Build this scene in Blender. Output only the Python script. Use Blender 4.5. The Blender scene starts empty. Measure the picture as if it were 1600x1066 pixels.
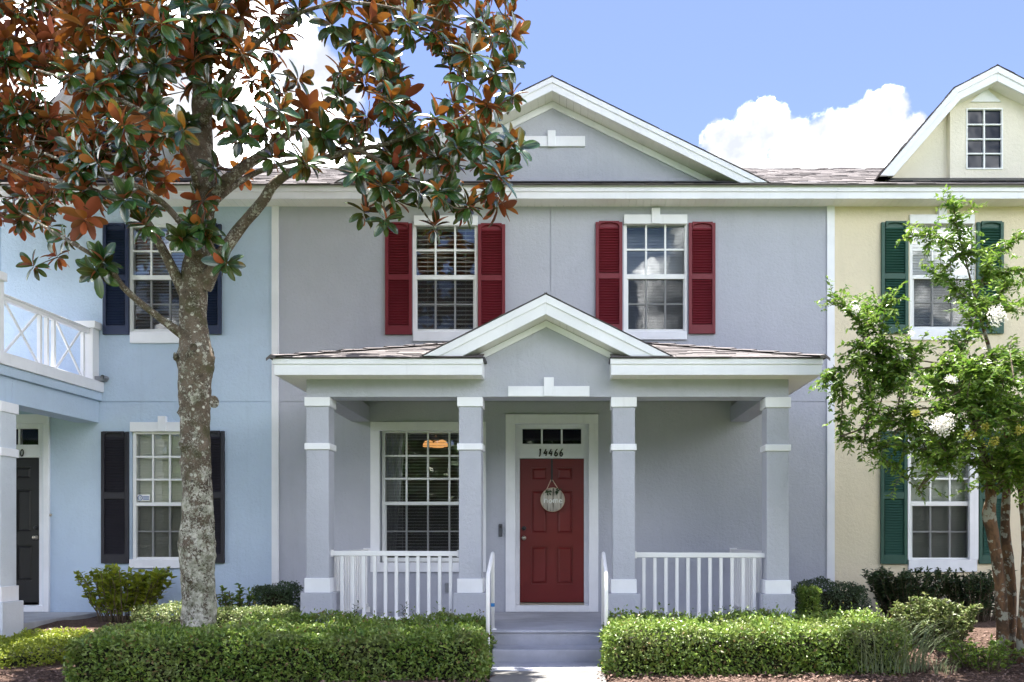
import bpy, bmesh, math, random
import numpy as np
from mathutils import Vector, Matrix, noise as mnoise

random.seed(7)
RNG = np.random.default_rng(11)
R = math.radians
SC = bpy.context.scene
COL = SC.collection

# ------------------------------------------------------------------ camera
F, VX, VY = 1389.0, 880.0, 840.0          # focal length and principal point in photo pixels
D0, CAMZ = 12.4, 1.374                    # metres from the facade, eye height
cam_d = bpy.data.cameras.new('camera')
cam_d.sensor_width = 36.0
cam_d.lens = F / 1600 * 36
cam_d.shift_x = (800 - VX) / 1600
cam_d.shift_y = (VY - 533) / 1600
cam_d.clip_start = 0.1
cam_d.clip_end = 3000
cam = bpy.data.objects.new('camera', cam_d)
cam.location = (0, -D0, CAMZ)
cam.rotation_euler = (R(90), 0, 0)
COL.objects.link(cam)
SC.camera = cam

SUN_EL = 80.0
SKY_STRENGTH = 0.0505
SUN_STRENGTH = 4.8
EXPOSURE = 2.16

# ------------------------------------------------------------------ node helpers
class NT:
    def __init__(s, tree):
        s.t = tree; s.n = tree.nodes; s.l = tree.links
    def new(s, typ, **kw):
        n = s.n.new(typ)
        for k, v in kw.items(): setattr(n, k, v)
        return n
    def put(s, sock, v):
        if hasattr(v, 'is_output') or isinstance(v, bpy.types.NodeSocket): s.l.new(v, sock)
        else: sock.default_value = v
    def math(s, op, a, b=None, clamp=False):
        n = s.new('ShaderNodeMath', operation=op); n.use_clamp = clamp
        s.put(n.inputs[0], a)
        if b is not None: s.put(n.inputs[1], b)
        return n.outputs[0]
    def vmath(s, op, a, b=None):
        n = s.new('ShaderNodeVectorMath', operation=op)
        s.put(n.inputs[0], a)
        if b is not None: s.put(n.inputs[1], b)
        return n.outputs['Value'] if op in ('DISTANCE', 'LENGTH', 'DOT_PRODUCT') else n.outputs[0]
    def noise(s, vec, scale, detail=4, rough=.5, dist=0):
        n = s.new('ShaderNodeTexNoise')
        s.put(n.inputs['Vector'], vec)
        n.inputs['Scale'].default_value = scale; n.inputs['Detail'].default_value = detail
        n.inputs['Roughness'].default_value = rough; n.inputs['Distortion'].default_value = dist
        return n.outputs['Fac']
    def voro(s, vec, scale, feature='F1'):
        n = s.new('ShaderNodeTexVoronoi'); n.feature = feature
        s.put(n.inputs['Vector'], vec); n.inputs['Scale'].default_value = scale
        return n
    def ramp(s, fac, stops, interp='LINEAR'):
        n = s.new('ShaderNodeValToRGB'); n.color_ramp.interpolation = interp
        e = n.color_ramp.elements
        while len(e) > 1: e.remove(e[-1])
        for i, (p, c) in enumerate(stops):
            x = e[0] if i == 0 else e.new(p)
            x.position = p
            x.color = (*c, 1) if not isinstance(c, (int, float)) else (c, c, c, 1)
        s.put(n.inputs[0], fac)
        return n.outputs[0]
    def mix(s, fac, a, b, blend='MIX'):
        n = s.new('ShaderNodeMix', data_type='RGBA', blend_type=blend)
        s.put(n.inputs[0], fac)
        s.put(n.inputs[6], (*a, 1) if isinstance(a, tuple) and len(a) == 3 else a)
        s.put(n.inputs[7], (*b, 1) if isinstance(b, tuple) and len(b) == 3 else b)
        return n.outputs[2]
    def smooth(s, v, lo, hi, a=0., b=1.):
        n = s.new('ShaderNodeMapRange', interpolation_type='SMOOTHSTEP')
        s.put(n.inputs[0], v)
        for i, x in enumerate((lo, hi, a, b)): n.inputs[i + 1].default_value = x
        return n.outputs[0]
    def bump(s, h, strength, dist):
        n = s.new('ShaderNodeBump'); n.inputs['Strength'].default_value = strength
        n.inputs['Distance'].default_value = dist; s.put(n.inputs['Height'], h)
        return n.outputs[0]

# ------------------------------------------------------------------ world: daylight sky with cumulus
def px_dir(px, py):
    return Vector((px - VX, F, VY - py)).normalized()

W = bpy.data.worlds.new('World'); SC.world = W; W.use_nodes = True
W.node_tree.nodes.clear()
nt = NT(W.node_tree)
out = nt.new('ShaderNodeOutputWorld')
sky = nt.new('ShaderNodeTexSky'); sky.sky_type = 'NISHITA'; sky.sun_disc = False
sky.sun_elevation = R(SUN_EL); sky.sun_rotation = 0.0
sky.air_density = 1.0; sky.dust_density = 0.6; sky.ozone_density = 1.6
tc = nt.new('ShaderNodeTexCoord').outputs['Generated']
d = nt.vmath('NORMALIZE', tc)
sep = nt.new('ShaderNodeSeparateXYZ'); nt.l.new(d, sep.inputs[0])
blobs = [(1140, 238, 52), (1180, 212, 52), (1205, 205, 40), (1240, 240, 60), (1290, 235, 58), (1335, 212, 50), (1372, 196, 48),
         (1408, 232, 50), (1445, 262, 50), (1300, 320, 120), (1180, 320, 110), (1420, 330, 90),
         (455, 105, 75), (405, 60, 70), (505, 150, 60), (330, 160, 150), (210, 90, 130), (60, 110, 150),
         (480, 230, 90), (560, 290, 90), (150, 260, 170), (-120, 90, 160)]
Bf = None
for x, y, r in blobs:
    c = px_dir(x, y)
    rr = r / 1600.0
    v = nt.math('SUBTRACT', 1.0, nt.math('DIVIDE', nt.vmath('DISTANCE', d, tuple(c)), rr))
    Bf = v if Bf is None else nt.math('MAXIMUM', Bf, v)
Bf = nt.math('MAXIMUM', Bf, -1.5)
# added cumulus all round outside the view, thickened to light the shaded facade
warp = nt.vmath('MULTIPLY', d, (1.0, 1.0, 1.9))
g = nt.noise(nt.vmath('ADD', warp, (2.675, 1.42, 4.60)), 2.6, 3, .5)
el_bias = nt.smooth(sep.outputs[2], 0.30, 0.95, 0.06, -0.10)
G = nt.math('MULTIPLY', nt.math('ADD', nt.math('SUBTRACT', g, 0.53), el_bias), 7.0)
front = nt.smooth(nt.vmath('DOT_PRODUCT', d, tuple(px_dir(700, 300))), 0.55, 0.8, 0.0, -6.0)
field0 = nt.math('MAXIMUM', Bf, nt.math('ADD', G, front))
puff = nt.noise(d, 26.0, 9, .58)
puff2 = nt.noise(d, 9.0, 4, .5)
fld = nt.math('ADD', field0, nt.math('MULTIPLY', nt.math('SUBTRACT', puff, .5), 1.5))
fld = nt.math('ADD', fld, nt.math('MULTIPLY', nt.math('SUBTRACT', puff2, .5), .5))
mask = nt.smooth(fld, -0.04, 0.26)
shade = nt.noise(nt.vmath('ADD', d, (0.013, 0, 0.02)), 17.0, 6, .55)
ccol = nt.ramp(shade, [(.36, (.056, .059, .066)), (.45, (.072, .074, .078)), (.53, (.4, .41, .42)), (.61, (1, 1, 1))])
skyc = nt.mix(1.0, sky.outputs[0], (1.0, 0.93, 1.12), 'MULTIPLY')
bg1 = nt.new('ShaderNodeBackground'); nt.l.new(skyc, bg1.inputs[0]); bg1.inputs[1].default_value = SKY_STRENGTH
bg2 = nt.new('ShaderNodeBackground'); nt.l.new(ccol, bg2.inputs[0]); bg2.inputs[1].default_value = 3.5
mx = nt.new('ShaderNodeMixShader')
nt.l.new(mask, mx.inputs[0]); nt.l.new(bg1.outputs[0], mx.inputs[1]); nt.l.new(bg2.outputs[0], mx.inputs[2])
nt.l.new(mx.outputs[0], out.inputs[0])
W.cycles.sampling_method = 'MANUAL'; W.cycles.sample_map_resolution = 1024

sun_d = bpy.data.lights.new('sun', 'SUN')
sun_d.energy = SUN_STRENGTH; sun_d.angle = R(0.5); sun_d.color = (1.0, 0.95, 0.87)
sun = bpy.data.objects.new('sun', sun_d)
sun.rotation_euler = (R(-(90 - SUN_EL)), R(-1.5), 0); sun.location = (0, 4, 30)
COL.objects.link(sun)

SC.view_settings.view_transform = 'Standard'; SC.view_settings.look = 'None'
SC.view_settings.exposure = EXPOSURE; SC.view_settings.gamma = 1.0
SC.view_settings.use_curve_mapping = False
SC.render.engine = 'CYCLES'
cy = SC.cycles
cy.max_bounces = 10; cy.diffuse_bounces = 5; cy.glossy_bounces = 4; cy.transmission_bounces = 6; cy.transparent_max_bounces = 24
cy.use_denoising = True; cy.caustics_reflective = False; cy.caustics_refractive = False
cy.sample_clamp_indirect = 6.0

# ------------------------------------------------------------------ object helpers
ORG = {}
def origin(p): return ORG.get(p.name, Vector((0, 0, 0))) if p else Vector((0, 0, 0))
def P(px, py, Y=0.0):
    s = (D0 + Y) / F
    return Vector(((px - VX) * s, Y, CAMZ + (VY - py) * s))
def X_(px, Y=0.0): return (px - VX) * (D0 + Y) / F
def Z_(py, Y=0.0): return CAMZ + (VY - py) * (D0 + Y) / F

def tag(o, label=None, cat=None, group=None, kind=None):
    if label: o['label'] = label
    if cat: o['category'] = cat
    if group: o['group'] = group
    if kind: o['kind'] = kind
    return o
def thing(name, loc, label, cat, group=None):
    o = bpy.data.objects.new(name, None); o.location = loc; o.empty_display_size = .2
    COL.objects.link(o); ORG[o.name] = Vector(loc)
    return tag(o, label, cat, group)
def link(mesh, name, parent=None, at=None, org=None):
    """at: world point of the mesh's own origin"""
    o = bpy.data.objects.new(name, mesh); COL.objects.link(o)
    if at is not None:
        o.location = Vector(at) - origin(parent); ORG[o.name] = Vector(at)
    else:
        ORG[o.name] = origin(parent) if org is None else org
    if parent: o.parent = parent
    return o
def bevel(o, w=.006, seg=2):
    m = o.modifiers.new('bevel', 'BEVEL'); m.width = w; m.segments = seg; m.limit_method = 'ANGLE'; m.angle_limit = R(50)
    m.harden_normals = False
    return o

class MB:
    def __init__(s): s.v = []; s.f = []; s.m = []; s.sm = []
    def add(s, vs, fs, mi=0, smooth=False):
        b = len(s.v); s.v += [tuple(v) for v in vs]
        s.f += [tuple(b + i for i in f) for f in fs]
        s.m += [mi] * len(fs); s.sm += [smooth] * len(fs)
        return s
    def box(s, x0, x1, y0, y1, z0, z1, mi=0):
        if x0 > x1: x0, x1 = x1, x0
        if y0 > y1: y0, y1 = y1, y0
        if z0 > z1: z0, z1 = z1, z0
        vs = [(x0, y0, z0), (x1, y0, z0), (x1, y1, z0), (x0, y1, z0), (x0, y0, z1), (x1, y0, z1), (x1, y1, z1), (x0, y1, z1)]
        return s.add(vs, [(0, 3, 2, 1), (4, 5, 6, 7), (0, 1, 5, 4), (1, 2, 6, 5), (2, 3, 7, 6), (3, 0, 4, 7)], mi)
    def pbox(s, px0, py0, px1, py1, yf, yb, mi=0):
        return s.box(X_(px0, yf), X_(px1, yf), yf, yb, Z_(py1, yf), Z_(py0, yf), mi)
    def prism(s, poly, y0, y1, mi=0):
        """poly: (x, z) counter-clockwise seen from -Y"""
        n = len(poly)
        vs = [(x, y0, z) for x, z in poly] + [(x, y1, z) for x, z in poly]
        fs = [tuple(range(n)), tuple(range(2 * n - 1, n - 1, -1))]
        fs += [(i, i + n, (i + 1) % n + n, (i + 1) % n) for i in range(n)]
        return s.add(vs, fs, mi)
    def slab(s, a, b, c, dd, t, mi=0):
        """four-cornered sheet thickened by the vector t"""
        q = [Vector(a), Vector(b), Vector(c), Vector(dd)]; t = Vector(t)
        vs = q + [p + t for p in q]
        return s.add(vs, [(3, 2, 1, 0), (4, 5, 6, 7), (0, 1, 5, 4), (1, 2, 6, 5), (2, 3, 7, 6), (3, 0, 4, 7)], mi)
    def tube(s, pts, rad, n=8, mi=0, cap=True, smooth=True, wob=0.0):
        pts = [Vector(p) for p in pts]; k = len(pts)
        if isinstance(rad, (int, float)): rad = [rad] * k
        vs = []; ref = None
        for i, p in enumerate(pts):
            t = (pts[min(i + 1, k - 1)] - pts[max(i - 1, 0)])
            t = t.normalized() if t.length > 1e-9 else Vector((0, 0, 1))
            if ref is None:
                ref = Vector((1, 0, 0)) if abs(t.x) < .9 else Vector((0, 1, 0))
            u = (ref - t * ref.dot(t)).normalized(); w = t.cross(u); ref = u
            for j in range(n):
                a = 2 * math.pi * j / n
                rr = rad[i]
                q = p + (u * math.cos(a) + w * math.sin(a)) * rr
                if wob:
                    q += (u * math.cos(a) + w * math.sin(a)) * rr * wob * mnoise.noise(q * 7.0)
                vs.append(q)
        fs = []
        for i in range(k - 1):
            for j in range(n):
                a, b = i * n + j, i * n + (j + 1) % n
                fs.append((a, b, b + n, a + n))
        if cap: fs += [tuple(range(n - 1, -1, -1)), tuple(range((k - 1) * n, k * n))]
        return s.add(vs, fs, mi, smooth)
    def lathe(s, prof, cx, cy, cz, axis='z', n=20, mi=0):
        vs = []
        for r, h in prof:
            for j in range(n):
                a = 2 * math.pi * j / n
                c, d2 = r * math.cos(a), r * math.sin(a)
                vs.append((cx + c, cy + d2, cz + h) if axis == 'z' else (cx + c, cy + h, cz + d2))
        fs = []
        for i in range(len(prof) - 1):
            for j in range(n):
                a, b = i * n + j, i * n + (j + 1) % n
                fs.append((a, b, b + n, a + n) if axis == 'z' else (a, a + n, b + n, b))
        return s.add(vs, fs, mi, True)
    def mesh(s, name, mats, org=Vector((0, 0, 0))):
        me = bpy.data.meshes.new(name)
        me.from_pydata([(a - org[0], b - org[1], c - org[2]) for a, b, c in s.v], [], s.f)
        for m in (mats if isinstance(mats, (list, tuple)) else [mats]): me.materials.append(m)
        me.polygons.foreach_set('material_index', s.m)
        me.polygons.foreach_set('use_smooth', s.sm)
        me.update()
        return me
    def build(s, name, mats, parent=None, bev=0, kind=None, label=None):
        me = s.mesh(name, mats, origin(parent))
        o = link(me, name, parent)
        if bev: bevel(o, bev)
        if kind: o['kind'] = kind
        if label: o['label'] = label
        return o

# ------------------------------------------------------------------ materials
def lin(r, g, b):
    f = lambda c: (c / 255 / 12.92) if c <= 10.3 else ((c / 255 + .055) / 1.055) ** 2.4
    return (f(r), f(g), f(b))
def mat(name):
    m = bpy.data.materials.new(name); m.use_nodes = True; m.node_tree.nodes.clear()
    n = NT(m.node_tree); o = n.new('ShaderNodeOutputMaterial')
    return m, n, o
def princ(n, o, col, rough=.6, normal=None, spec=.5, metal=0):
    b = n.new('ShaderNodeBsdfPrincipled')
    n.put(b.inputs['Base Color'], (*col, 1) if isinstance(col, tuple) and len(col) == 3 else col)
    n.put(b.inputs['Roughness'], rough); b.inputs['Specular IOR Level'].default_value = spec
    b.inputs['Metallic'].default_value = metal
    if normal is not None: n.l.new(normal, b.inputs['Normal'])
    if o: n.l.new(b.outputs[0], o.inputs[0])
    return b
def wpos(n): return n.new('ShaderNodeNewGeometry').outputs['Position']
def painted(name, col, rough=.55, var=.06, bump=.15, scale=60, dirt=0.0):
    m, n, o = mat(name); p = wpos(n)
    a = n.noise(p, 2.3, 4, .6); b = n.noise(p, scale, 3, .6)
    c = n.mix(n.math('MULTIPLY', n.smooth(a, .3, .7), 1.0), tuple(x * (1 - var) for x in col), tuple(min(1, x * (1 + var)) for x in col))
    if dirt:
        mp = n.vmath('MULTIPLY', p, (9, 9, .8))
        streak = n.smooth(n.noise(mp, 1.5, 5, .65), .55, .75)
        c = n.mix(n.math('MULTIPLY', streak, dirt), c, tuple(x * .72 for x in col))
    princ(n, o, c, n.smooth(b, .2, .8, rough - .08, rough + .1), n.bump(b, bump, .004), .4)
    return m
def stucco(name, col):
    m, n, o = mat(name); p = wpos(n)
    big = n.noise(p, .8, 5, .6); med = n.noise(p, 5, 5, .65)
    c = n.mix(n.smooth(big, .3, .7), tuple(x * .95 for x in col), tuple(min(1, x * 1.04) for x in col))
    c = n.mix(n.math('MULTIPLY', n.smooth(med, .5, .75), .12), c, tuple(x * .8 for x in col))
    mp = n.vmath('MULTIPLY', p, (5, 5, .35))
    streak = n.smooth(n.noise(mp, 1.2, 5, .7), .52, .76)
    c = n.mix(n.math('MULTIPLY', streak, .20), c, tuple(x * .68 for x in col))
    pat = n.smooth(n.noise(p, 1.6, 6, .62, .6), .50, .60)
    c = n.mix(n.math('MULTIPLY', pat, .10), c, tuple(x * .80 for x in col))
    fine = n.noise(p, 95, 4, .65); lump = n.noise(p, 22, 4, .6, .4)
    h = n.math('ADD', n.math('MULTIPLY', fine, .45), n.math('MULTIPLY', lump, .9))
    princ(n, o, c, .9, n.bump(h, .85, .012), .25)
    return m
M = {}
M['grey'] = stucco('grey_stucco', (.45, .465, .535))
M['blue'] = stucco('blue_stucco', (.48, .59, .74))
M['yellow'] = stucco('yellow_stucco', (.76, .675, .51))
M['palecream'] = stucco('pale_cream_stucco', (.79, .735, .63))
M['paleblue'] = stucco('pale_stucco', (.62, .67, .74))
M['white'] = painted('white_paint', (.79, .80, .85), .5, .04, .12, 40, .22)
M['cream'] = painted('cream_soffit', (.78, .77, .74), .6, .03, .1, 40, .1)
M['vinyl'] = painted('white_vinyl', (.80, .81, .82), .35, .02, .04, 30)
M['rail'] = painted('white_rail_paint', (.80, .80, .82), .38, .02, .05, 30, .06)
M['red'] = painted('red_shutter', (.16, .014, .023), .5, .08, .1)
M['navy'] = painted('navy_shutter', (.016, .027, .068), .45, .1, .1)
M['black'] = painted('dark_shutter', (.022, .020, .028), .45, .1, .1)
M['green'] = painted('green_shutter', (.024, .080, .060), .5, .08, .1)
M['door_red'] = painted('red_door_paint', (.145, .014, .014), .36, .06, .0, 1.1)
M['door_black'] = painted('black_door_paint', (.018, .016, .018), .35, .1, .06, 50)
M['slat'] = painted('blind_slat', (.86, .86, .84), .5, .02, .02)
M['slat_cream'] = painted('cream_blind_slat', (.88, .85, .72), .5, .02, .02)
M['slat_sky'] = painted('sky_tinted_slat', (.66, .70, .80), .4, .02, .02)  # blue tint is reflected sky put into the slat colour
M['room'] = painted('room_paint', (.30, .28, .26), .9, .05, .02)
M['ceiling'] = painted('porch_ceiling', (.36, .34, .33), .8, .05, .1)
M['concrete_blue'] = None
def concrete(name, col, scale=1.0, wet=.0):
    m, n, o = mat(name); p = wpos(n)
    a = n.noise(p, 1.7 * scale, 6, .65); b = n.noise(p, 120, 3, .6); sp = n.noise(p, 14, 5, .7)
    c = n.mix(n.smooth(a, .3, .72), tuple(x * .8 for x in col), tuple(min(1, x * 1.1) for x in col))
    c = n.mix(n.math('MULTIPLY', n.smooth(sp, .55, .75), .3), c, tuple(x * .65 for x in col))
    princ(n, o, c, .85, n.bump(n.math('ADD', b, n.math('MULTIPLY', sp, .6)), .4, .006), .3)
    return m
M['porch_floor'] = concrete('painted_porch_concrete', (.43, .44, .50))
M['path'] = concrete('path_concrete', (.175, .170, .163))
M['pale_street'] = concrete('concrete_pavement', (.27, .265, .25))  # unseen street, its concrete made pale to bounce light onto the facade
def shingle_mat(name, cols):
    m, n, o = mat(name); p = wpos(n)
    ri = n.new('ShaderNodeNewGeometry').outputs['Random Per Island']
    c = n.ramp(ri, cols)
    g = n.noise(p, 180, 3, .7)
    c = n.mix(n.math('MULTIPLY', n.smooth(g, .4, .7), .5), c, (.10, .09, .09))
    st = n.noise(p, 3, 5, .7)
    c = n.mix(n.math('MULTIPLY', n.smooth(st, .5, .8), .35), c, (.13, .11, .10))
    princ(n, o, c, .95, n.bump(g, .8, .006), .2)
    return m
M['shingle'] = shingle_mat('asphalt_shingle', [(0, (.085, .078, .080)), (.4, (.145, .133, .135)), (.75, (.20, .183, .184)), (1, (.115, .105, .108))])
M['flash'] = painted('dark_flashing', (.03, .03, .035), .5)
M['metal'] = None
def metal(name, col, rough=.3):
    m, n, o = mat(name); princ(n, o, col, rough, None, .5, 1.0); return m
M['brass'] = metal('aged_nickel', (.52, .46, .38), .32)
M['darkmetal'] = painted('dark_metal', (.02, .02, .022), .35)
def glass_mat(name, refl=.10, tint=(.96, .975, .97)):
    m, n, o = mat(name)
    t = n.new('ShaderNodeBsdfTransparent'); t.inputs[0].default_value = (*tint, 1)
    g = n.new('ShaderNodeBsdfGlossy'); g.inputs['Roughness'].default_value = .0; g.inputs[0].default_value = (1, 1, 1, 1)
    p = wpos(n)
    g2 = n.bump(n.noise(p, 2.2, 2, .5), .03, .05); n.l.new(g2, g.inputs['Normal'])
    fr = n.new('ShaderNodeFresnel'); fr.inputs[0].default_value = 1.5
    f = n.math('ADD', fr.outputs[0], refl, True)
    s = n.new('ShaderNodeMixShader'); n.l.new(f, s.inputs[0]); n.l.new(t.outputs[0], s.inputs[1]); n.l.new(g.outputs[0], s.inputs[2])
    n.l.new(s.outputs[0], o.inputs[0])
    return m
M['glass'] = glass_mat('window_glass', .035)
M['glass_mirror'] = glass_mat('reflective_window_glass', .0)
M['glass_dark'] = glass_mat('dark_window_glass', .01, (.35, .36, .38))
def screen_mat():
    m, n, o = mat('insect_screen')
    t = n.new('ShaderNodeBsdfTransparent'); dd = n.new('ShaderNodeBsdfDiffuse'); dd.inputs[0].default_value = (.035, .035, .037, 1)
    s = n.new('ShaderNodeMixShader'); s.inputs[0].default_value = .28
    n.l.new(t.outputs[0], s.inputs[1]); n.l.new(dd.outputs[0], s.inputs[2]); n.l.new(s.outputs[0], o.inputs[0])
    return m
M['screen'] = screen_mat()
def emit(name, col, st):
    m, n, o = mat(name); e = n.new('ShaderNodeEmission'); e.inputs[0].default_value = (*col, 1); e.inputs[1].default_value = st
    n.l.new(e.outputs[0], o.inputs[0]); return m
M['amber'] = emit('lit_amber_glass', (1.0, .46, .15), .22)
M['bulb'] = emit('lit_bulb', (1.0, .78, .5), .6)
M['curtain'] = painted('curtain_cloth', (.62, .62, .62), .9, .05, .02)
M['tape'] = painted('blue_tape', (.02, .16, .42), .5)
M['ink'] = painted('black_number_paint', (.012, .012, .012), .4, .02, .0)
M['sign_white'] = painted('white_lettering', (.82, .82, .80), .5, .02, .0)
M['plastic_grey'] = painted('grey_plastic', (.22, .23, .25), .4)
M['plastic_dark'] = painted('dark_grey_plastic', (.075, .08, .095), .4)
M['shade_cloth'] = painted('grey_shade_cloth', (.26, .28, .33), .9)
M['blue_ink'] = painted('blue_ink', (.03, .10, .32), .5, .02, .0)

def leaf_mat(name, tops, backs=None, rough=.45, trans=.25, tcol=None, vein=None, spec=.5, patch=None):
    m, n, o = mat(name)
    ge = n.new('ShaderNodeNewGeometry'); oi = n.new('ShaderNodeObjectInfo')
    r = n.math('FRACT', n.math('ADD', ge.outputs['Random Per Island'], oi.outputs['Random']))
    k = len(tops); c = n.ramp(r, [(i / max(1, k - 1), t) for i, t in enumerate(tops)])
    if patch:
        pn = n.smooth(n.noise(wpos(n), 2.6, 4, .6), .46, .66)
        c = n.mix(n.math('MULTIPLY', pn, .75), c, patch)
        bn = n.math('MULTIPLY', n.smooth(n.math('FRACT', n.math('MULTIPLY', r, 13.7)), .95, .96), .8)
        c = n.mix(bn, c, (.20, .12, .05))
    if vein:
        uv = n.new('ShaderNodeUVMap').outputs[0]
        sx = n.new('ShaderNodeSeparateXYZ'); n.l.new(uv, sx.inputs[0])
        rib = n.smooth(n.math('ABSOLUTE', n.math('SUBTRACT', sx.outputs[1], .5)), .0, .07, .55, 0.)
        c = n.mix(rib, c, vein)
    if backs:
        k = len(backs)
        r2 = n.math('FRACT', n.math('MULTIPLY', r, 7.31))
        cb = n.ramp(r2, [(i / max(1, k - 1), t) for i, t in enumerate(backs)])
        c = n.mix(ge.outputs['Backfacing'], c, cb)
    rg = rough
    if backs: rg = n.smooth(ge.outputs['Backfacing'], 0, 1, rough, .8)
    b = princ(n, None, c, rg, None, spec)
    t = n.new('ShaderNodeBsdfTranslucent')
    n.put(t.inputs[0], (*tcol, 1) if tcol else c)
    s = n.new('ShaderNodeMixShader'); s.inputs[0].default_value = trans
    n.l.new(b.outputs[0], s.inputs[1]); n.l.new(t.outputs[0], s.inputs[2]); n.l.new(s.outputs[0], o.inputs[0])
    return m
M['hedge_leaf'] = leaf_mat('hedge_leaf', [(.065, .145, .02), (.15, .24, .03), (.25, .34, .06), (.10, .19, .03)], None, .40, .34, patch=(.22, .26, .085))
M['lime_leaf'] = leaf_mat('lime_hedge_leaf', [(.21, .27, .025), (.30, .34, .03), (.16, .23, .025)], None, .42, .38)
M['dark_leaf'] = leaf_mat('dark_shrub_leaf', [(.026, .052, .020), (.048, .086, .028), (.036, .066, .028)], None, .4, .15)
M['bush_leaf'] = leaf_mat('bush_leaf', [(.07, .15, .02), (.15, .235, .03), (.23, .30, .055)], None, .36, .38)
M['pale_leaf'] = leaf_mat('variegated_leaf', [(.10, .17, .04), (.17, .22, .06), (.24, .26, .10), (.08, .14, .03)], None, .45, .3)
M['myrtle_leaf'] = leaf_mat('crape_myrtle_leaf', [(.06, .145, .018), (.13, .23, .028), (.23, .33, .055), (.085, .18, .022)], None, .34, .42)
M['grass'] = leaf_mat('grass_blade', [(.10, .15, .06), (.17, .22, .11), (.24, .28, .17)], None, .5, .3)
M['magnolia_leaf'] = leaf_mat('magnolia_leaf', [(.008, .042, .016), (.014, .065, .020), (.030, .10, .020), (.010, .048, .022)],
                              [(.11, .022, .008), (.40, .078, .011), (.25, .032, .012), (.46, .14, .016), (.07, .024, .011)], .20, .09, (.42, .15, .018), (.14, .20, .07), .8)
M['dry_leaf'] = leaf_mat('dry_leaf', [(.20, .075, .03), (.28, .12, .05), (.14, .06, .03)], None, .6, .1)
M['petal'] = leaf_mat('white_petal', [(.78, .76, .72), (.80, .78, .76), (.70, .66, .60)], None, .6, .3)
M['seed'] = leaf_mat('yellow_bud', [(.34, .33, .04), (.42, .36, .06)], None, .6, .2)
def simple(name, col, rough=.8):
    return painted(name, col, rough, .15, .2, 20)
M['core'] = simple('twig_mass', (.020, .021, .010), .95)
M['twig'] = simple('twig_bark', (.11, .085, .06), .9)
def bark_magnolia():
    m, n, o = mat('magnolia_bark'); p = wpos(n)
    base = n.ramp(n.noise(p, 9, 6, .7), [(.3, (.045, .036, .028)), (.5, (.13, .10, .075)), (.72, (.20, .165, .13))])
    v = n.math('ADD', n.math('MULTIPLY', n.noise(p, 46, 8, .72, .8), .62), n.math('MULTIPLY', n.noise(n.vmath('MULTIPLY', p, (1, 1, .7)), 9, 5, .6), .38))
    zz = n.new('ShaderNodeSeparateXYZ'); n.l.new(p, zz.inputs[0])
    more = n.smooth(zz.outputs[2], 0.2, 3.6, .080, -.012)
    lich = n.smooth(n.math('ADD', v, more), .515, .555)
    lc = n.ramp(n.noise(p, 14, 5, .7), [(.32, (.24, .25, .18)), (.5, (.42, .42, .35)), (.62, (.62, .60, .53)), (.75, (.70, .66, .60))])
    c = n.mix(n.math('MULTIPLY', lich, .9), base, lc)
    w = n.voro(n.vmath('ADD', p, (.02, .01, 0)), 13); spot = n.smooth(n.math('ADD', w.outputs['Distance'], n.math('MULTIPLY', n.noise(p, 60, 3, .6), .2)), .30, .38, 1, 0)
    sel = n.smooth(n.noise(p, 9, 3, .6), .46, .52)
    c = n.mix(n.math('MULTIPLY', spot, n.math('MULTIPLY', sel, .9)), c, (.60, .59, .52))
    moss = n.smooth(n.noise(p, 4.2, 6, .7), .50, .64)
    c = n.mix(n.math('MULTIPLY', moss, .62), c, (.060, .065, .024))
    dk = n.smooth(n.noise(p, 18, 6, .75), .55, .66)
    c = n.mix(n.math('MULTIPLY', dk, .75), c, (.028, .024, .018))
    h = n.math('ADD', n.noise(p, 34, 6, .7), n.math('MULTIPLY', lich, .35))
    princ(n, o, c, .92, n.bump(h, .9, .02), .2)
    return m
M['bark'] = bark_magnolia()
def bark_myrtle():
    m, n, o = mat('crape_myrtle_bark'); p = wpos(n)
    q = n.vmath('MULTIPLY', p, (1, 1, .45))
    c = n.ramp(n.noise(q, 7, 5, .6, .5), [(.3, (.022, .016, .010)), (.44, (.06, .034, .017)), (.55, (.125, .066, .032)), (.66, (.055, .038, .024))])
    l = n.smooth(n.noise(p, 11, 5, .6, .3), .52, .57)
    c = n.mix(n.math('MULTIPLY', l, .85), c, (.24, .245, .20))
    l2 = n.smooth(n.noise(p, 14, 4, .6), .60, .64)
    c = n.mix(n.math('MULTIPLY', l2, .8), c, (.06, .045, .035))
    princ(n, o, c, .8, n.bump(n.noise(q, 22, 5, .6), .6, .012), .3)
    return m
M['bark_myrtle'] = bark_myrtle()
def mulch_mat():
    m, n, o = mat('soil_mulch'); p = wpos(n)
    c = n.ramp(n.noise(p, 34, 6, .75), [(.3, (.035, .022, .016)), (.5, (.10, .062, .048)), (.7, (.19, .13, .10))])
    princ(n, o, c, .95, n.bump(n.noise(p, 45, 6, .75), 1.0, .03), .2)
    return m
M['mulch'] = mulch_mat()
M['chip'] = leaf_mat('bark_chip', [(.06, .035, .025), (.14, .085, .065), (.24, .16, .13), (.10, .06, .045)], None, .9, 0.0)
def lawn_mat():
    m, n, o = mat('lawn'); p = wpos(n)
    c = n.ramp(n.noise(p, 12, 6, .7), [(.3, (.045, .085, .02)), (.6, (.08, .13, .035)), (.8, (.12, .15, .05))])
    princ(n, o, c, .9, n.bump(n.noise(p, 90, 4, .7), 1.0, .03), .2)
    return m
M['lawn'] = lawn_mat()
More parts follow.
